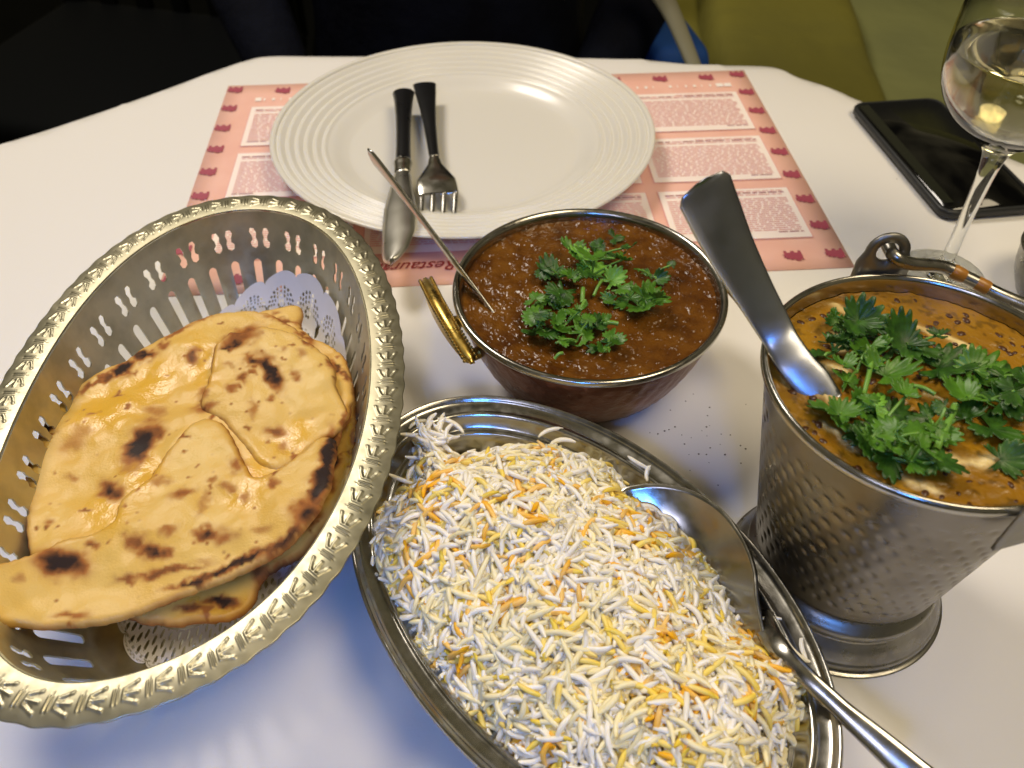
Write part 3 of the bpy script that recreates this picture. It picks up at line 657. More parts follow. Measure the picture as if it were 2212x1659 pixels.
hx = (heap_h(X[:, 0] + e, X[:, 1])[0] - h) / e; hy = (heap_h(X[:, 0], X[:, 1] + e)[0] - h) / e
cl = fbm(X[:, 0], X[:, 1], 105, 70, 4); cl2 = fbm(X[:, 0], X[:, 1], 60, 75, 2)
items = []
for i in range(N):
    nrm = Vector((-hx[i], -hy[i], 1)).normalized(); yaw = random.uniform(0, 2 * PI); layer = random.random() ** 1.3
    q = nrm.to_track_quat('Z', 'Y') @ Matrix.Rotation(yaw, 3, 'Z').to_quaternion() @ Matrix.Rotation(random.gauss(0, .22), 3, 'Y').to_quaternion() @ Matrix.Rotation(random.uniform(0, 6.3), 3, 'X').to_quaternion()
    z = h[i] - .0022 + .0034 * (1 - layer) + (.0016 if random.random() < .06 else 0)
    u = random.random(); k = cl[i]
    if k > .60: c = 'orange' if u < .30 else ('yellow' if u < .54 else 'white')
    elif k > .53: c = 'yellow' if u < .14 else ('orange' if u < .19 else ('cream' if u < .52 else 'white'))
    elif cl2[i] > .52: c = 'cream' if u < .60 else ('yellow' if u < .70 else 'white')
    else: c = 'white' if u < .74 else ('cream' if u < .90 else ('yellow' if u < .97 else 'orange'))
    items.append((X[i, 0], X[i, 1], z, q, random.randrange(9), c))
# a stray tuft sticking up at the back left and a few loose grains on the dish flange
for k in range(34):
    b0 = at(935 + random.gauss(0, 22), 965 + random.gauss(0, 22), .040); q = Vector((random.uniform(-.8, .3), random.uniform(-.2, .9), random.uniform(-.1, .4))).normalized().to_track_quat('X', 'Z')
    items.append((b0[0], b0[1], .040 + random.uniform(0, .008), q, random.randrange(9), 'white'))
for (x, y) in [(905, 918), (950, 915), (1190, 935), (1215, 960), (1390, 985), (1405, 1020), (1380, 1000), (870, 1035), (900, 1020), (1655, 1340), (1740, 1395), (1725, 1405)]:
    b0 = at(x, y, .038); items.append((b0[0], b0[1], .038, Matrix.Rotation(random.uniform(0, 3), 3, 'Z').to_quaternion(), random.randrange(9), 'white'))
cp = np.array([0, 0, CAMH])
def score(it):
    p = np.array(it[:3]); hh = heap_h(np.array([p[0]]), np.array([p[1]]))[0][0]
    s = at(0, 0, 0); d = p - cp; z = d @ fwd; px = 1106 + FPX * (d @ RGT) / z; py = 829.5 - FPX * (d @ UPV) / z
    return ((p[2] - hh) if (0 < px < 2212 and 0 < py < 1600) else -1) * 100 - z
sc_ = sorted(range(len(items)), key=lambda i: -score(items[i])); top = set(sc_[:300])
def gcol(V, c, k=1.0):
    """stained grains fade back to white towards one end"""
    b = np.array(GC[c]) * k; t_ = np.clip((V[:, 0] / .010 + .5), 0, 1)[:, None]
    return b * (1 - t_ * .38) + np.array(GC['cream']) * t_ * .38 if c in ('yellow', 'orange') else np.repeat([b], len(V), 0)
gmesh = {}
for i in sc_[:300]:
    x, y, z, q, sh, c = items[i]
    if (sh, c) not in gmesh:
        V, F = shapes[sh]; o = mk('rice_grain', V, F, gm, cols=gcol(V, c), origin=(0, 0, 0)); gmesh[(sh, c)] = o.data; bpy.data.objects.remove(o)
    o = bpy.data.objects.new('rice_grain', gmesh[(sh, c)]); COL.objects.link(o); o.parent = rice
    o.location = (x - RC[0], y - RC[1], z - .02); o.rotation_mode = 'QUATERNION'; o.rotation_quaternion = q
VV = []; FF = []; CC = []; n = 0; sf = [np.array([list(q) for q in s[1][:-2]]) for s in shapes]; caps = [[list(q) for q in s[1][-2:]] for s in shapes]
for i, (x, y, z, q, sh, c) in enumerate(items):
    if i in top: continue
    V = shapes[sh][0] @ np.array(q.to_matrix()).T + [x, y, z]; VV.append(V); CC.append(gcol(shapes[sh][0], c, random.uniform(.93, 1.03))); FF += (sf[sh] + n).tolist() + [[a + n for a in cc] for cc in caps[sh]]; n += len(V)
o = mk('rice_grains', np.concatenate(VV), FF, gm, rice, cols=np.concatenate(CC)); o['kind'] = 'stuff'
# serving spoon dug into the rice
rs = thing('rice_spoon', 'large steel serving spoon dug into the rice with its handle over the dish edge', 'spoon', at(1500, 1200, .045))
edge = [(1342, 1048), (1385, 1040), (1440, 1046), (1500, 1066), (1560, 1106), (1608, 1165), (1636, 1225), (1646, 1290), (1662, 1350), (1672, 1395), (1630, 1380), (1540, 1330), (1440, 1250), (1370, 1160), (1338, 1090)]
SQ = roundpoly(np.array([at(x, y, .0475)[:2] for x, y in edge]), 8); sc0 = SQ.mean(0); nS = len(SQ); fr = np.linspace(1, 0, 25)[:-1]
g0 = at(1400, 1260, .0475)[:2]; g1 = at(1575, 1100, .0475)[:2]; gd = g1 - g0
v = np.concatenate([sc0 + (SQ - sc0) * q for q in fr] + [sc0[None]]); rr_ = np.concatenate([np.full(nS, q) for q in fr] + [[0.0]])
tq = ((v - g0) @ gd) / (gd @ gd); tq = np.where(tq > 1, 1 + (tq - 1) * .3, np.maximum(tq, 0)); z = .0500 - .014 * (1 - tq) - .013 * (1 - rr_ ** 2.6)
f = [(j * nS + i, j * nS + (i + 1) % nS, (j + 1) * nS + (i + 1) % nS, (j + 1) * nS + i) for j in range(23) for i in range(nS)] + [(23 * nS + i, 23 * nS + (i + 1) % nS, 24 * nS) for i in range(nS)]
o = mk('bowl', np.column_stack([v, z]), f, M['steel'], rs); solid(o, .0012)
P = smoothpath([at(1640, 1320, .0330), at(1674, 1388, .0455), at(1735, 1455, .0475), at(1815, 1530, .0455), at(1895, 1600, .0440), at(1985, 1680, .0420), at(2060, 1745, .0400)], 60); s = np.linspace(0, 1, 60)
mk('handle', *tube(P, np.interp(s, [0, .10, .18, .28, .5, .75, 1], [.0050, .0048, .0042, .0034, .0036, .0052, .0066]), 12, side=np.array([.80, .30, .45]), flat=.0012), M['steel'], rs)
# ------------------------------------------------------------------ pierced silver bread basket
QC = np.array([-.1383, .26194]); QA, QB, QT = .09038, .1530, .024
bsk = thing('bread_basket', 'oval pierced silver basket with embossed rim holding naan', 'basket', (QC[0], QC[1], 0))
def ell(theta, a, b, z):
    c, s = math.cos(QT), math.sin(QT)
    g = 1 - .00065 - .00134 * np.cos(theta) + .0020 * np.cos(2 * theta) + .01778 * np.cos(3 * theta) - .01408 * np.cos(4 * theta) + .00063 * np.sin(theta) - .00239 * np.sin(2 * theta) - .00887 * np.sin(3 * theta) - .00802 * np.sin(4 * theta)
    x = a * np.cos(theta) * g; y = b * np.sin(theta) * g
    return np.stack([QC[0] + x * c - y * s, QC[1] + x * s + y * c, z + 0 * x], -1)
# equal arc length parameter
th = np.linspace(0, 2 * PI, 4001); ds = np.hypot(np.diff(QA * np.cos(th)), np.diff(QB * np.sin(th))); arc = np.concatenate([[0], np.cumsum(ds)]); arc /= arc[-1]
def th_of(s): return np.interp(np.asarray(s) % 1.0, arc, th)
NM = 66; per = 36; nv_ = 34
U = np.arange(NM * per) / (NM * per); vv = np.linspace(0, 1, nv_)    # v: 0 outer edge, 1 inner edge
def capsule(u, v, a, b, w_):
    a = np.array(a, float); b = np.array(b, float); ab = b - a; t = np.clip(((u - a[0]) * ab[0] + (v - a[1]) * ab[1]) / (ab @ ab), 0, 1)
    q_ = np.clip(1.25 - np.sqrt((u - a[0] - t * ab[0]) ** 2 + (v - a[1] - t * ab[1]) ** 2) / (w_ * 1.25), 0, 1); return q_ * q_ * (3 - 2 * q_)
UU, Vv = np.meshgrid((np.arange(NM * per) % per) / per, vv, indexing='ij')
em = np.maximum.reduce([capsule(UU, Vv, (.06, .34), (.06, .66), .030), capsule(UU, Vv, (.18, .34), (.18, .66), .030),
                        capsule(UU, Vv, (.36, .38), (.36, .62), .040), capsule(UU, Vv, (.38, .38), (.80, .24), .036), capsule(UU, Vv, (.38, .50), (.82, .50), .036), capsule(UU, Vv, (.38, .62), (.80, .76), .036)])
pit = np.maximum(capsule(UU, Vv, (.48, .41), (.66, .32), .05), capsule(UU, Vv, (.48, .59), (.66, .68), .05)) + .6 * capsule(UU, Vv, (.135, .3), (.135, .75), .03)
fw = .0150
tt = th_of(U)[:, None] * np.ones(nv_)[None]; wav = .0003 * np.cos(2 * PI * NM * U)[:, None] * (1 - Vv)
a_ = QA - fw * Vv + wav; b_ = QB - fw * Vv + wav
Z = .0700 + .0005 * np.sin(PI * Vv) + em * .00030 - pit * .00018 - .0008 * (1 - Vv) ** 2
rimV = ell(tt.ravel(), a_.ravel(), b_.ravel(), Z.ravel())
mk('embossed_rim', rimV, grid_faces(NM * per, nv_, wrap_u=True), mat('stamped_silver_dimmed', (.40, .37, .26), .40, .95, rvar=(200, .34, .46), var=(40, (.31, .29, .20), .4, .65)), bsk);  # same silver as the wall, darkened to tone down light on the rim
solid(bsk.children[-1], .0009)
# wall with pierced slots and comma shaped holes
def wall(s, v):
    """s 0..1 around, v 0 (top) .. 1 (bottom)"""
    t = th_of(s); k = .0152 + .030 * v ** 1.1 + .010 * np.clip(v - .75, 0, 1) * 4 * .4; z = .0690 - .0020 * np.clip(1 - v / .05, 0, 1) * 0 - .0590 * (np.sin(v * PI / 2 * .98)) ** 1.0
    return ell(t, QA - k, QB - k, z)
NC = 15
def slot(cx, cy, hw, hh):
    return np.array([(cx + hw * math.cos(a), cy + (hh if math.sin(a) > 0 else -hh) + hw * .62 * math.sin(a)) for a in np.linspace(.0, 2 * PI, 14, endpoint=False)])
def comma(cx, cy, sx, flip):
    pts = [(-.50, .10), (-.38, .46), (0, .58), (.35, .40), (.42, .05), (.25, -.25), (.36, -.60), (.14, -.98), (-.30, -1.0), (-.48, -.70), (-.25, -.40), (-.20, -.10)]
    P_ = np.array(pts) * [sx, .082]; 
    if flip: P_[:, 0] *= -1
    return P_ + [cx, cy]
cells = []
holes = []
for i in range(3): holes.append(slot((i + .5) / 3, .49, .062, .150))
for i in range(2):
    c = (i + .5) / 2
    holes.append(comma(c - .082, .185, .115, False)); holes.append(comma(c + .082, .185, .115, True))
box = resample(np.array([(0, 0), (1, 0), (1, 1), (0, 1)], float), .1)
cv, cf = fill(box, .045, holes)
parts = [];
for c in range(NC): parts.append((wall((c + cv[:, 0]) / NC, cv[:, 1]), cf))
V, F = join(parts)
me_o = mk('pierced_wall', V, F, M['silver'], bsk); bm = bmesh.new(); bm.from_mesh(me_o.data); bmesh.ops.remove_doubles(bm, verts=bm.verts, dist=2e-5); bmesh.ops.recalc_face_normals(bm, faces=bm.faces); bm.to_mesh(me_o.data); bm.free(); solid(me_o, .0008, 0); es = me_o.modifiers.new('edges', 'EDGE_SPLIT'); es.split_angle = math.radians(35)
bt = wall(np.arange(96) / 96, np.ones(96)); k = len(bt); cb = np.array([[QC[0], QC[1], bt[0, 2] - .002]])
mid1 = cb + (bt - cb) * .6
o = mk('base', np.concatenate([bt, mid1, cb]), [(i, (i + 1) % k, k + (i + 1) % k, k + i) for i in range(k)] + [(k + i, k + (i + 1) % k, 2 * k) for i in range(k)], M['silver'], bsk); solid(o, .001)
ft = [(QA * .0 + 0, 0)]
fr = wall(np.arange(96) / 96, np.ones(96)); c0 = QC
inr = c0 + (fr[:, :2] - c0) * .90; otr = c0 + (fr[:, :2] - c0) * .95
V = np.concatenate([np.column_stack([inr, fr[:, 2]]), np.column_stack([otr, np.full(96, .0006)]), np.column_stack([otr * .0 + c0 + (fr[:, :2] - c0) * .97, np.full(96, .0006)]), np.column_stack([c0 + (fr[:, :2] - c0) * .93, fr[:, 2]])])
mk('foot_ring', V, [(j * 96 + i, j * 96 + (i + 1) % 96, ((j + 1) % 4) * 96 + (i + 1) % 96, ((j + 1) % 4) * 96 + i) for j in range(3) for i in range(96)], M['silver'], bsk)
# ------------------------------------------------------------------ lace paper doily
DC = at(470, 985, .03)[:2]
DCc = np.array([-.1235, .2630]); DA, DB = .0645, .1080
nt_, nr_ = 1080, 150
def doily():
    t = np.arange(nt_) / nt_ * 2 * PI; rr = np.linspace(.30, 1.0, nr_); T, R = np.meshgrid(t, rr, indexing='ij')
    NS = 20; ph = (T * NS / (2 * PI)) % 1 - .5
    scal = 1 + .035 * np.sqrt(np.maximum(0, 1 - (2 * ph) ** 2)) - .03
    rip = 1 + .0
    X = DCc[0] + DA * R * scal * np.cos(T) * rip; Y = DCc[1] + DB * R * scal * np.sin(T)
    # lies on the basket floor and climbs the wall, highest at the back right
    dth = (np.degrees(T) - 58 + 180) % 360 - 180; vt = .94 - .62 * np.exp(-(dth / 66) ** 2)
    vt = vt - .055 * np.sqrt(np.maximum(0, 1 - (2 * ph) ** 2)) + .04
    sarc = np.interp(T, th, arc); w1 = wall(sarc, np.clip(1 - (R - .55) / .45 * (1 - vt), 0, 1)); floor_ = wall(sarc, np.ones_like(T))
    c0 = np.array([QC[0], QC[1], 0]); k_ = np.clip(R / .55, 0, 1)[..., None]
    P = np.where((R > .55)[..., None], w1, c0 + (floor_ - c0) * k_); inw = c0 - P; inw[..., 2] = 0; inw /= np.linalg.norm(inw, axis=-1)[..., None]
    P = P + inw * .0022; P[..., 2] += .0012 + .0004 * np.sin(T * NS) * (R > .55)
    V = P.reshape(-1, 3)
    ph2 = (np.arange(nt_) + .5) / nt_ * NS % 1 - .5; rm = (rr[:-1] + rr[1:]) / 2; P2, R2 = np.meshgrid(ph2, rm, indexing='ij')
    hole = np.zeros_like(P2, bool)
    # dots on arcs inside every scallop
    ux = P2 * .30; uy = R2 - .80
    for k, rad in enumerate((.140, .112, .084)):
        n = 11 - 2 * k
        for j in range(n):
            a = PI * (j + .5) / n; cx, cy = rad * math.cos(a) * .95, rad * math.sin(a) * .85 - .005
            hole |= ((ux - cx) ** 2 + ((uy - cy) * 1.0) ** 2) < (.0100 - .0006 * k) ** 2
    for j in range(6):
        a = 2 * PI * j / 6; hole |= ((ux - .028 * math.cos(a)) ** 2 + (uy - .005 - .028 * math.sin(a)) ** 2) < .0115 ** 2
    # leaf shaped openings between the scallops, and a net further in
    px = (P2 % 1) - .5; hole |= ((px * .30 / .020) ** 2 + ((R2 - .765) / .050) ** 2) < 1
    g1 = (P2 * 6) % 1 - .5; g2 = ((R2 - .30) / .045 + np.floor(P2 * 6) * .5) % 1 - .5
    hole |= (g1 ** 2 + g2 ** 2 < .085) & (R2 < .70) & (R2 > .40)
    hole &= R2 < .965
    F = []
    idx = np.arange(nt_ * nr_).reshape(nt_, nr_)
    ii, jj = np.nonzero(~hole); i2 = (ii + 1) % nt_
    return V, np.stack([idx[ii, jj], idx[i2, jj], idx[i2, jj + 1], idx[ii, jj + 1]], -1)
V, F = doily()
o = tag(mk('paper_doily', V, F, mat('lace_paper', (.80, .79, .82), .7), origin=(DCc[0], DCc[1], .012)), 'white lace paper doily lining the basket under the naan', 'doily')
# ------------------------------------------------------------------ naan
spots = [(515, 728, 42, 16, -25, .60), (500, 745, 30, 8, -20, .75), (583, 803, 15, 40, -35, .95), (550, 778, 22, 13, 0, .8), (524, 813, 13, 12, 0, .6), (504, 838, 12, 8, 0, .45), (498, 787, 13, 8, 0, .32), (587, 858, 9, 9, 0, .5), (544, 884, 9, 16, 0, .35),
         (639, 813, 8, 12, -20, .45), (651, 765, 12, 11, 0, .32), (615, 755, 8, 7, 0, .35), (595, 932, 20, 13, 0, .55), (611, 965, 14, 9, 0, .35), (417, 771, 17, 14, 0, .72), (313, 767, 24, 11, -25, .85), (266, 797, 24, 13, -35, 1.0), (232, 817, 12, 8, -30, .7),
         (357, 743, 13, 8, -20, .55), (303, 960, 21, 50, 32, 1.0), (335, 930, 22, 18, 0, .6), (337, 888, 20, 14, 0, .35), (99, 928, 24, 14, -35, .9), (159, 955, 34, 18, -40, .3), (180, 930, 20, 12, 0, .25), (239, 1060, 22, 18, 0, .8), (134, 1216, 50, 27, 8, 1.0), (120, 1210, 30, 18, 0, 1.0),
         (202, 1177, 14, 11, 0, .6), (289, 1167, 22, 17, 0, .6), (330, 1193, 32, 14, 5, .75), (365, 1190, 14, 10, 0, .6), (446, 1153, 21, 13, 0, .85), (485, 1157, 26, 15, 0, .42), (356, 1236, 85, 7, -12, .6), (275, 1248, 20, 8, 0, .55), (505, 1218, 100, 8, -24, .9), (420, 1255, 60, 6, -17, .8),
         (711, 985, 17, 48, 8, 1.1), (696, 1040, 20, 48, 22, 1.1), (662, 1110, 28, 30, 40, .8), (615, 1165, 60, 10, -38, .8), (587, 1044, 10, 8, 0, .5), (512, 1003, 17, 13, 0, .5), (494, 1052, 16, 10, 0, .38), (397, 1064, 27, 9, -20, .5), (439, 1088, 8, 28, 30, .32), (344, 1040, 26, 7, 0, .32), (457, 1038, 9, 7, 0, .38),
         (364, 1145, 20, 9, -20, .38), (154, 1031, 11, 8, 0, .36), (105, 1129, 9, 9, 0, .4), (526, 1076, 13, 10, 0, .4), (567, 1141, 16, 8, -20, .32), (40, 1252, 13, 7, 0, .33), (154, 1327, 42, 8, -5, .5), (60, 1010, 8, 60, 25, .65), (75, 960, 12, 30, 30, .6), (445, 880, 26, 9, -15, .5), (440, 850, 9, 16, 20, .4),
         (735, 800, 5, 30, -30, .7), (720, 790, 6, 22, -30, .6), (610, 690, 35, 7, 12, .6), (660, 730, 25, 7, 35, .6), (745, 900, 8, 24, 0, .5), (430, 688, 36, 5, -12, .5), (380, 715, 40, 5, -22, .5), (200, 830, 60, 5, -35, .6), (640, 1262, 30, 10, 0, .8), (480, 1300, 34, 12, 5, .95), (420, 1315, 40, 8, 0, .7), (560, 1240, 18, 22, 0, .6), (765, 960, 6, 60, 0, .5)]
oils = [(620, 950, 50, 30, -20), (650, 925, 30, 22, 0), (300, 1010, 50, 60, 0), (240, 880, 90, 50, -30), (550, 1030, 30, 60, 10), (430, 780, 40, 60, 0), (220, 1110, 50, 40, 0), (330, 830, 70, 40, -30), (700, 1060, 20, 20, 0), (470, 1310, 80, 30, 0), (760, 950, 15, 90, 0), (520, 1080, 40, 30, 0)]
def px_of(V):
    d = V - cp; z = d @ fwd; return 1106 + FPX * (d @ RGT) / z, 829.5 - FPX * (d @ UPV) / z
SPW = None
def gauss(px, py, x, y, rx, ry, rot, soft=2.0):
    a = math.radians(rot); dx, dy = px - x, py - y; u = dx * math.cos(a) - dy * math.sin(a) * -1; v = -dx * math.sin(a) + dy * math.cos(a)
    return np.exp(-(((u / rx) ** 2 + (v / ry) ** 2) ** (soft / 2)) * 1.0)
def bread(name, poly, zb, th_, seed, parent, zfun=None, soft=.0026, dense=.0013, maxspots=None, edgechar=.25):
    Q = roundpoly(np.array([at(x, y, zb + th_ * .6)[:2] for x, y in poly]), 5); Q = resample(Q, dense)
    jit = (fbm(Q[:, 0], Q[:, 1], 300, seed, 2) - .5) * .0016; c = Q.mean(0); dr = Q - c; dr /= np.linalg.norm(dr, axis=1)[:, None]; Q = Q + dr * jit[:, None]
    v, f = fill(Q, dense); d = seg_dist(v, Q); x, y = v[:, 0], v[:, 1]; onb = d < 1e-6
    e = np.clip(d / soft, 0, 1); prof_ = np.sqrt(np.maximum(0, 1 - (1 - e) ** 2))
    mid_ = zb + (zfun(x, y) if zfun else 0) + (fbm(x, y, 32, seed + 3, 3) - .5) * .0085
    top_ = mid_ + th_ / 2 * prof_ + ((fbm(x, y, 70, seed + 7, 3) - .5) * .0022 + (fbm(x, y, 420, seed + 9, 2) - .5) * .0004) * e
    bot = mid_ - th_ / 2 * prof_
    n = len(v); Vt = np.column_stack([v, top_]); Vb_ = np.column_stack([v, bot]); remap = np.where(onb, np.arange(n), np.arange(n) + n)
    V = np.concatenate([Vt, Vb_]); V[:n][onb, 2] = mid_[onb]
    F = [tuple(q) for q in f] + [tuple(int(remap[i]) for i in q[::-1]) for q in f]
    # colour: dough, toasted bumps, char, butter
    px, py = px_of(V); ch = np.zeros(len(V)); oil = np.zeros(len(V)); X_, Y_ = V[:, 0], V[:, 1]
    wx = (fbm(X_, Y_, 260, seed + 11, 3) - .5) * 26; wy = (fbm(X_, Y_, 260, seed + 15, 3) - .5) * 26
    for (sx, sy, rx, ry, ro, k) in spots:
        ch = np.maximum(ch, k * gauss(px + wx, py + wy, sx, sy, rx * 1.10, ry * 1.10, ro, 2.8))
    for (sx, sy, rx, ry, ro) in oils: oil = np.maximum(oil, gauss(px + wx * 1.5, py + wy * 1.5, sx, sy, rx, ry, ro, 3))
    fr_ = fbm(X_, Y_, 240, seed + 21, 2); ch = np.maximum(ch, .50 * np.clip((fr_ - .79) / .06, 0, 1))
    dd = np.concatenate([d, d]); ch = np.maximum(ch, edgechar * np.exp(-dd / .0016) * (fbm(X_, Y_, 60, seed + 25, 2) + .35))
    ch = ch * (.80 + .5 * fbm(X_, Y_, 500, seed + 29, 3)); ch = np.clip(ch, 0, 1)
    tone = fbm(X_, Y_, 50, seed + 31, 3)[:, None]
    dough = np.array([.70, .415, .070]) * tone + np.array([.77, .53, .150]) * (1 - tone)
    dough = dough * (1 - .70 * oil[:, None]) + np.array([.76, .42, .030]) * .70 * oil[:, None]
    c3 = ch[:, None]; k1 = np.clip(c3 / .45, 0, 1); k2 = np.clip((c3 - .45) / .4, 0, 1)
    cols = dough * (1 - k1) + np.array([.36, .125, .025]) * k1; cols = cols * (1 - k2) + np.array([.022, .010, .006]) * k2
    V[:n, 2] -= 0
    o = mk(name, V, F, NM_, parent, cols=np.column_stack([cols, np.clip(oil, 0, 1)]))
    return o
NM_ = mat('baked_dough', (.7, .5, .2), .42, attr='Col', bump=(900, .35, .0006), Specular_IOR_Level=.4)
_nt = NM_.node_tree; _bw = _nt.nodes.new('ShaderNodeRGBToBW'); _mr = _nt.nodes.new('ShaderNodeMapRange'); _at = [q for q in _nt.nodes if q.type == 'VERTEX_COLOR'][0]
_nt.links.new(_at.outputs['Color'], _bw.inputs[0]); _nt.links.new(_bw.outputs[0], _mr.inputs[0]); _mr.inputs[1].default_value = .18; _mr.inputs[2].default_value = .42; _mr.inputs[3].default_value = .88; _mr.inputs[4].default_value = .42; _ol = _nt.nodes.new('ShaderNodeMath'); _ol.operation = 'MULTIPLY'; _nt.links.new(_at.outputs['Alpha'], _ol.inputs[0]); _ol.inputs[1].default_value = -.26
_ad = _nt.nodes.new('ShaderNodeMath'); _ad.operation = 'ADD'; _nt.links.new(_mr.outputs[0], _ad.inputs[0]); _nt.links.new(_ol.outputs[0], _ad.inputs[1]); _nt.links.new(_ad.outputs[0], _nt.nodes['Principled BSDF'].inputs['Roughness'])
low = thing('lower_naan', 'darker buttered piece of naan showing under the folded one', 'naan', (QC[0], QC[1], .03))
bread('bread_sheet', [(200, 1310), (300, 1338), (400, 1342), (500, 1325), (545, 1290), (565, 1240), (660, 1175), (735, 1080), (768, 990), (772, 890), (752, 800), (660, 730), (500, 720), (250, 860), (120, 1050), (130, 1240)], .0350, .006, 3, low, edgechar=.6)
bread('torn_corner', [(540, 668), (600, 655), (645, 652), (652, 672), (648, 700), (672, 725), (640, 735), (560, 712), (500, 690)], .0440, .005, 13, low, edgechar=.5)
nn_ = thing('folded_naan', 'folded golden naan with charred blisters lying in the silver basket', 'naan', (QC[0], QC[1], .04))
def zA(x, y): return .004 * np.exp(-((x + .13) ** 2 + (y - .26) ** 2) / .002) 
bread('bread_sheet', [(53, 1020), (62, 985), (91, 912), (122, 870), (159, 835), (222, 792), (298, 752), (345, 727), (397, 703), (476, 674), (530, 668), (580, 672), (620, 690), (650, 715), (675, 728), (734, 761), (760, 809), (764, 850), (752, 900), (735, 930), (715, 1010), (690, 1080), (600, 1160), (480, 1190), (300, 1210), (160, 1210), (80, 1215), (60, 1190), (56, 1110), (58, 1060)], .0465, .0042, 23, nn_, zA, edgechar=.40)
def zB(x, y): return .0022 + .0040 * np.clip((y - .27) / .04, -1, 1)
bread('folded_flap', [(488, 745), (505, 733), (535, 735), (575, 722), (630, 735), (690, 765), (722, 800), (730, 840), (752, 885), (742, 905), (715, 935), (690, 945), (640, 985), (600, 1010), (560, 1000), (532, 965), (510, 940), (496, 925), (476, 902), (450, 890), (434, 876), (437, 855), (456, 815), (462, 780), (470, 760)], .0518, .0042, 37, nn_, zB, edgechar=.34)
def zC(x, y): return .0018 + .0028 * np.clip((x + .10) / .04, -1, 1) + .020 * np.clip((-.165 - x) / .05, 0, 1.2) ** 1.3
bread('folded_lobe', [(-30, 1258), (0, 1240), (62, 1206), (138, 1163), (190, 1148), (243, 1122), (252, 1090), (275, 1062), (315, 1034), (330, 1005), (360, 965), (385, 935), (415, 905), (440, 896), (470, 902), (497, 932), (512, 965), (530, 1000), (545, 1030), (590, 1020), (640, 990), (690, 950), (722, 948), (728, 985), (722, 1040), (705, 1095), (668, 1143), (630, 1178), (587, 1204), (486, 1243), (364, 1284), (243, 1328), (121, 1346), (0, 1354), (-40, 1345), (-45, 1300)], .0525, .0052, 51, nn_, zC, soft=.0032, edgechar=.36)
# ------------------------------------------------------------------ phone
ph = thing('smartphone', 'black smartphone lying face up behind the wine glass', 'phone', (.32, .57, 0))
c1 = at(1838, 220, .009)[:2]; c2 = at(2040, 457, .009)[:2]; dl = (c2 - c1); L_ = np.linalg.norm(dl); dl /= L_; dw = np.array([-dl[1], dl[0]])
if dw[0] < 0: dw = -dw
Wp = .0745; ctr = c1 + dl * L_ / 2 + dw * Wp / 2
def rrect(hw, hl, r, n=8):
    P_ = []
    for cx, cy, a0 in ((hw - r, hl - r, 0), (-hw + r, hl - r, PI / 2), (-hw + r, -hl + r, PI), (hw - r, -hl + r, 1.5 * PI)):
        for i in range(n + 1): a = a0 + PI / 2 * i / n; P_.append((cx + r * math.cos(a), cy + r * math.sin(a)))
    return np.array(P_)
def slab(levels, name, m, par):
    V = []; k = None
    for hw, hl, r, z in levels:
        q = rrect(hw, hl, r); k = len(q); V.append(np.column_stack([ctr + q[:, :1] * dw + q[:, 1:] * dl, np.full(k, z)]))
    n = len(levels); F = [(j * k + i, j * k + (i + 1) % k, (j + 1) * k + (i + 1) % k, (j + 1) * k + i) for j in range(n - 1) for i in range(k)]
    F += [tuple(range(k - 1, -1, -1)), tuple((n - 1) * k + i for i in range(k))]
    return mk(name, np.concatenate(V), F, m, par)
hw, hl = Wp / 2, L_ / 2 + .001
slab([(hw - .002, hl - .002, .009, .0012), (hw, hl, .011, .003), (hw, hl, .011, .0068), (hw - .001, hl - .001, .010, .0080), (hw - .002, hl - .002, .010, .0082), (hw - .0026, hl - .0026, .009, .0075)], 'case', mat('black_rubber', (.012, .014, .016), .45), ph)
slab([(hw - .0030, hl - .0030, .009, .0070), (hw - .0032, hl - .0032, .009, .0079)], 'screen', mat('black_glass', (.003, .003, .003), .06, Specular_IOR_Level=.5), ph)
sg = mk('display_edge', [np.append(ctr + a * dw + b * dl, .0081) for a, b in ((-hw + .005, -hl + .006), (-hw + .013, -hl + .006), (-hw + .013, hl - .012), (-hw + .005, hl - .012))], [(0, 1, 2, 3)], mat('dim_display', (.008, .010, .006), .2), ph)
# ------------------------------------------------------------------ wine glass
G = at(2030, 597, 0)[:2]
glass = bpy.data.materials.new('clear_glass'); glass.use_nodes = True; p = glass.node_tree.nodes['Principled BSDF']
p.inputs['Base Color'].default_value = (.97, .985, .97, 1); p.inputs['Roughness'].default_value = .045; p.inputs['Transmission Weight'].default_value = 1; p.inputs['IOR'].default_value = 1.48
wine = glass.copy(); wine.name = 'white_wine'; wine.node_tree.nodes['Principled BSDF'].inputs['Base Color'].default_value = (.95, .87, .56, 1); wine.node_tree.nodes['Principled BSDF'].inputs['IOR'].default_value = 1.34
wg = thing('wine_glass', 'stemmed wine glass half full of white wine at the right edge', 'glass', (G[0], G[1], 0))
outp = [(0, .0008), (.024, .0008), (.0262, .0013), (.0258, .0020), (.018, .0032), (.010, .0060), (.0050, .0110), (.0040, .020), (.0038, .040), (.0042, .058), (.0055, .080), (.0095, .092), (.0200, .100), (.0330, .110), (.0415, .124), (.0445, .142), (.0435, .168), (.0400, .195), (.0372, .218), (.0365, .221),
        (.0357, .218), (.0386, .195), (.0421, .168), (.0431, .142), (.0401, .1250), (.0316, .1120), (.0190, .1028), (.0100, .0978), (.0, .0965)]
q = smoothpath(np.array([(a, b, 0) for a, b in outp]), 180)[:, :2]; q[:, 0] = np.maximum(q[:, 0], 0)
mk('glass_body', *lathe(q, 96, (G[0], G[1], 0)), glass, wg)
wl = .1460
wi = [(0, .0967), (.0098, .0980), (.0188, .1030), (.0314, .1122), (.0399, .1252), (.0429, .1425), (.0429, wl)]
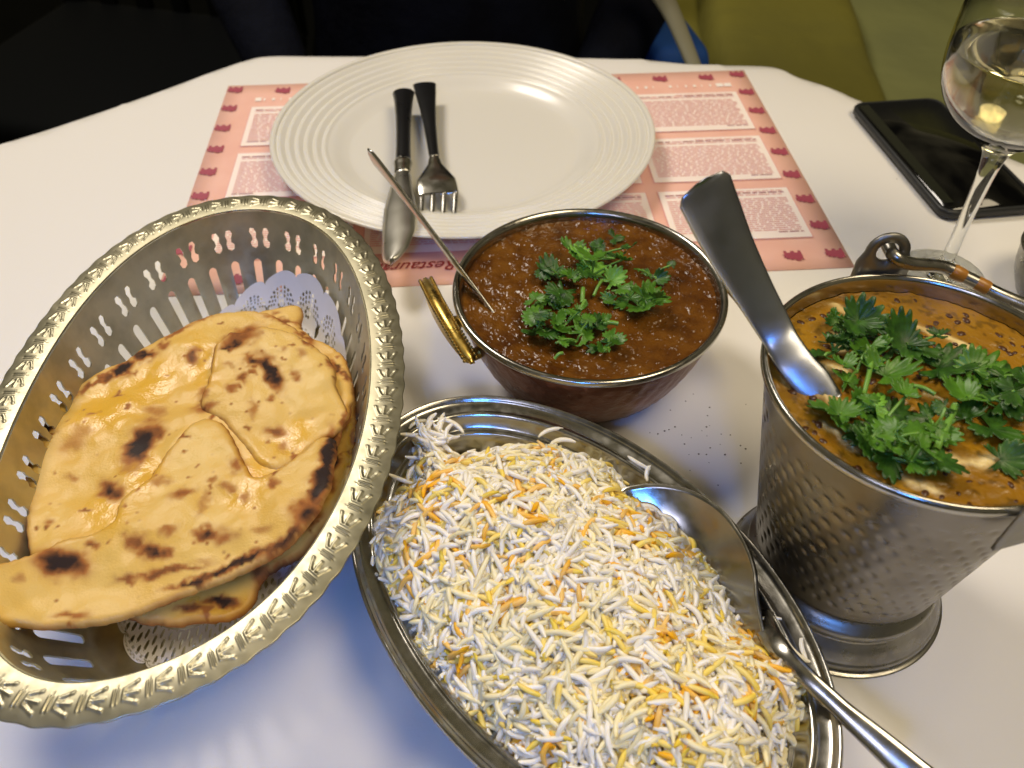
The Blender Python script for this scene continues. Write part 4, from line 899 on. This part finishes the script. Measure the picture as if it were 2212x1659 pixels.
q = smoothpath(np.array([(a, b, 0) for a, b in wi[:7]]), 50)[:, :2].tolist() + [(.041, wl - .0004), (.02, wl - .0005), (0, wl - .0005)]
q = np.maximum(np.array(q), 0)
tag(mk('white_wine', *lathe(q, 96, (G[0], G[1], 0)), wine, origin=(G[0], G[1], .097)), 'pale yellow white wine inside the stemmed glass', 'wine')
# ------------------------------------------------------------------ steel cup cut by the right frame edge
cp2 = at(2285, 640, .0)[:2]
cprof = smoothpath(np.array([(0, .001, 0), (.022, .001, 0), (.026, .004, 0), (.031, .016, 0), (.033, .030, 0), (.0340, .0325, 0), (.0330, .0335, 0), (.0318, .0320, 0), (.030, .017, 0), (.022, .004, 0), (0, .003, 0)]), 60)[:, :2]; cprof[:, 0] = np.maximum(cprof[:, 0], 0)
tag(mk('steel_cup', *lathe(cprof, 64, (cp2[0], cp2[1], 0)), M['steel_dull'], origin=(cp2[0], cp2[1], 0)), 'small steel vessel cut off by the right edge beside the bucket handle', 'cup')
# ------------------------------------------------------------------ crumbs on the cloth
cr = []
for _ in range(48):
    if random.random() < .6: p = at(random.gauss(1500, 60), random.gauss(950, 55), 0)
    else: p = at(random.uniform(300, 2150), random.uniform(250, 1640), 0)
    s = random.uniform(.00025, .0006); cr.append(ball((p[0], p[1], s * .5), (s, s * .8, s * .6), 6, 4))
V, F = join(cr); tag(mk('crumbs', V, F, mat('dark_crumb', (.06, .035, .02), .7)), 'scattered dark crumbs on the white tablecloth', 'crumbs', kind='stuff')
# ------------------------------------------------------------------ beyond the table: person, chairs
def box(c, h, r=.01, rot=0):
    bm = bmesh.new(); bmesh.ops.create_cube(bm, size=1); bmesh.ops.scale(bm, vec=(h[0] * 2, h[1] * 2, h[2] * 2), verts=bm.verts)
    bmesh.ops.bevel(bm, geom=bm.edges[:], offset=min(r, min(h) * .9), segments=3, affect='EDGES', profile=.5)
    bmesh.ops.rotate(bm, matrix=Matrix.Rotation(rot, 3, 'Z'), verts=bm.verts); bmesh.ops.translate(bm, vec=c, verts=bm.verts)
    V = np.array([v.co[:] for v in bm.verts]); F = [tuple(v.index for v in f.verts) for f in bm.faces]; bm.free(); return V, F
navy = mat('navy_fabric', (.0035, .0045, .010), .85, var=(14, (.0020, .0024, .0050), .4, .6), bump=(60, .3, .01), Specular_IOR_Level=.08); skinm = mat('skin', (.42, .24, .16), .5); hairm = mat('dark_hair', (.012, .008, .006), .5)
def person():
    X0 = -.075; Y0 = 1.02
    J = {'pel': (X0, Y0, -.22, .155, .135), 'sp1': (X0, Y0 - .02, -.10, .165, .14), 'sp2': (X0, Y0 - .03, .02, .165, .135), 'sp3': (X0, Y0 - .02, .14, .175, .125), 'sp4': (X0, Y0, .26, .13, .10), 'nk': (X0, Y0 - .005, .335, .055, .055), 'nk2': (X0, Y0 - .02, .38, .053, .055), 'hd': (X0, Y0 - .035, .46, .075, .09), 'hd2': (X0, Y0 - .03, .53, .06, .075)}
    E = [('pel', 'sp1'), ('sp1', 'sp2'), ('sp2', 'sp3'), ('sp3', 'sp4'), ('sp4', 'nk'), ('nk', 'nk2'), ('nk2', 'hd'), ('hd', 'hd2')]
    for s, n in ((-1, 'l'), (1, 'r')):
        J.update({'sh' + n: (X0 + s * .16, Y0, .25, .065, .065), 'el' + n: (X0 + s * .235, Y0 - .03, .00, .048, .048), 'wr' + n: (X0 + s * .13, Y0 - .22, -.125, .030, .026), 'pa' + n: (X0 + s * .09, Y0 - .28, -.135, .034, .018),
                  'hp' + n: (X0 + s * .09, Y0 - .08, -.24, .095, .09), 'kn' + n: (X0 + s * .11, Y0 - .47, -.26, .062, .062), 'an' + n: (X0 + s * .11, Y0 - .42, -.66, .038, .042), 'to' + n: (X0 + s * .12, Y0 - .55, -.715, .036, .026)})
        E += [('sp4', 'sh' + n), ('sh' + n, 'el' + n), ('el' + n, 'wr' + n), ('wr' + n, 'pa' + n), ('pel', 'hp' + n), ('hp' + n, 'kn' + n), ('kn' + n, 'an' + n), ('an' + n, 'to' + n)]
        for f_ in range(4):
            bx = X0 + s * (.065 + .018 * f_); L1 = (.03, .034, .032, .024)[f_]
            J['f%d' % f_ + n] = (bx, Y0 - .31 - L1 * .5, -.14, .009, .009); J['g%d' % f_ + n] = (bx - s * .004, Y0 - .31 - L1 * 1.5, -.155, .007, .007); E += [('pa' + n, 'f%d' % f_ + n), ('f%d' % f_ + n, 'g%d' % f_ + n)]
        J['th' + n] = (X0 + s * .045, Y0 - .27, -.145, .010, .010); J['ti' + n] = (X0 + s * .03, Y0 - .30, -.152, .008, .008); E += [('pa' + n, 'th' + n), ('th' + n, 'ti' + n)]
    ks = list(J); me = bpy.data.meshes.new('p'); me.from_pydata([J[k][:3] for k in ks], [(ks.index(a), ks.index(b)) for a, b in E], [])
    o = bpy.data.objects.new('p', me); COL.objects.link(o); md = o.modifiers.new('s', 'SKIN')
    for i, k in enumerate(ks): me.skin_vertices[0].data[i].radius = J[k][3:5]
    me.skin_vertices[0].data[0].use_root = True
    sb = o.modifiers.new('u', 'SUBSURF'); sb.levels = 2
    ev = o.evaluated_get(bpy.context.evaluated_depsgraph_get()); m2 = bpy.data.meshes.new_from_object(ev)
    V = np.array([v.co[:] for v in m2.vertices]); F = [tuple(q.vertices) for q in m2.polygons]; cen = np.array([V[list(q)].mean(0) for q in F]); bpy.data.objects.remove(o)
    hands = (cen[:, 1] < Y0 - .235) & (cen[:, 2] > -.2) & (cen[:, 2] < -.1)
    idx = np.where((cen[:, 2] > .345) | hands, 1, 0)
    root = tag(mk('person', V, F, navy, mats=[navy, skinm], midx=idx, origin=(X0, Y0, -.75)), 'person in dark navy clothing seated across the table, cropped at the waist', 'person')
    hc = np.array([X0, Y0 - .035, .47]); Vh, Fh = ball(hc + [0, .02, .02], (.085, .10, .105), 24, 16)
    keep = [q for q in Fh if (np.mean([Vh[i][2] for i in q]) > .50 or np.mean([Vh[i][1] for i in q]) > Y0 + .0)]
    mk('hair', Vh, keep, hairm, root)
    for s in (-1, 1):
        mk('eye', *ball((X0 + s * .030, Y0 - .118, .475), (.011, .008, .007), 10, 8), mat('eye_white', (.7, .7, .68), .2), root); mk('ear', *ball((X0 + s * .078, Y0 - .03, .465), (.008, .018, .028), 10, 8), skinm, root)
    mk('nose', *ball((X0, Y0 - .130, .455), (.012, .016, .020), 10, 8), skinm, root); mk('mouth', *ball((X0, Y0 - .120, .420), (.022, .008, .006), 10, 8), mat('lips', (.35, .12, .10), .4), root)
person()
def chair(name, label, c, rot, m, ms, w_=.22, zs=-.29, backz=.16):
    t = thing(name, label, 'chair', (c[0], c[1], -.75))
    R = Matrix.Rotation(rot, 3, 'Z')
    def P3(v): v = R @ Vector(v); return np.array([c[0] + v.x, c[1] + v.y, v.z])
    def bx(n, cc, h, mm, r=.008):
        V, F = box((0, 0, 0), h, r, 0); V = np.array([P3(np.array(q) + cc) for q in V]); return mk(n, V, F, mm, t)
    bx('seat', (0, 0, zs), (w_, .21, .025), ms, .02)
    for sx in (-1, 1):
        bx('leg', (sx * (w_ - .03), -.18, (zs - .75) / 2), (.018, .018, (.75 + zs) / 2 - .001), m); bx('leg', (sx * (w_ - .03), .19, (zs - .75) / 2), (.018, .018, (.75 + zs) / 2 - .001), m)
        bx('back_post', (sx * (w_ - .02), .20, (zs + backz) / 2), (.018, .014, (backz - zs) / 2), m)
    bx('top_rail', (0, .202, backz), (w_, .016, .035), m)
    for k in range(5): bx('back_slat', (-w_ + .09 + k * (2 * w_ - .18) / 4, .20, (zs + backz) / 2), (.014, .008, (backz - zs) / 2 - .02), m, .004)
    return t
wood = mat('black_wood', (.006, .006, .005), .6, Specular_IOR_Level=.2)
chair('wooden_chair', 'black slatted wooden chair behind the seated person', (-.13, 1.13), 0, wood, wood, w_=.24)
chair('dark_chair', 'dark empty chair left of the seated person', (-.62, 1.30), -.25, mat('charcoal_wood', (.004, .0045, .0042), .7, Specular_IOR_Level=.12), mat('charcoal_seat', (.0030, .0036, .0040), .8, Specular_IOR_Level=.08), w_=.23)
# olive and sage upholstered chair at the right
olive = mat('olive_velvet', (.175, .158, .014), .8, var=(5, (.13, .12, .014), .35, .7), bump=(8, .4, .03)); sage = mat('sage_velvet', (.235, .245, .080), .75, var=(4, (.18, .19, .07), .35, .7), bump=(5, .5, .04)); grey = mat('beige_trim', (.22, .21, .14), .6); blue = mat('blue_denim', (.003, .055, .26), .8)
bq = thing('upholstered_chair', 'olive and sage green upholstered chair at the right behind the table', 'chair', (.75, 1.25, -.75))
def cushion(c, h, rot, amp, seed, r=.04):
    n = 24; V = []; bm = bmesh.new(); bmesh.ops.create_cube(bm, size=2); bmesh.ops.subdivide_edges(bm, edges=bm.edges[:], cuts=n, use_grid_fill=True)
    V = np.array([v.co[:] for v in bm.verts]); F = [tuple(v.index for v in f.verts) for f in bm.faces]; bm.free()
    k = 8; L = (np.abs(V) ** k).sum(1) ** (1 / k); V = V / L[:, None]; V = V * np.array(h)
    d = (fbm(V[:, 0] + V[:, 2], V[:, 1] + V[:, 2] * .7, 5, seed, 2) - .5) * amp; V = V * (1 + d[:, None])
    cR, sR = math.cos(rot), math.sin(rot); return np.stack([c[0] + V[:, 0] * cR - V[:, 1] * sR, c[1] + V[:, 0] * sR + V[:, 1] * cR, c[2] + V[:, 2]], -1), F
mk('seat_cushion', *cushion((.755, 1.17, -.31), (.33, .30, .09), -.35, .10, 80), sage, bq)
mk('side_panel', *cushion((.40, 1.24, -.42), (.120, .30, .25), -.10, .12, 84), olive, bq)
mk('side_panel', *cushion((.262, 1.27, -.44), (.050, .28, .23), -.02, .12, 86), olive, bq)
mk('seat_base', *cushion((.78, 1.10, -.56), (.32, .32, .17), -.35, .04, 88), olive, bq)
mk('backrest', *cushion((1.02, 1.66, -.05), (.34, .07, .34), -.35, .06, 90), sage, bq)
# blue jeans-coloured bag and pale strap between them
stp = [at(1405, -60, -.10), at(1462, 25, -.16), at(1510, 160, -.22)]
P = [np.array(at(1395, -70, .03)), np.array(at(1452, 30, -.01)), np.array(at(1512, 175, -.05))]
tag(mk('chair_strap', *tube(smoothpath(P, 20), np.linspace(.013, .007, 20), 10, side=(1, .3, 0), flat=.005), grey), 'pale beige slanting bar between the blue cloth and the olive chair', 'bar')
tag(mk('blue_cloth', *cushion((.172, .93, -.16), (.034, .05, .10), .2, .15, 95), blue), 'bright blue cloth beside the seated person behind the table', 'cloth')
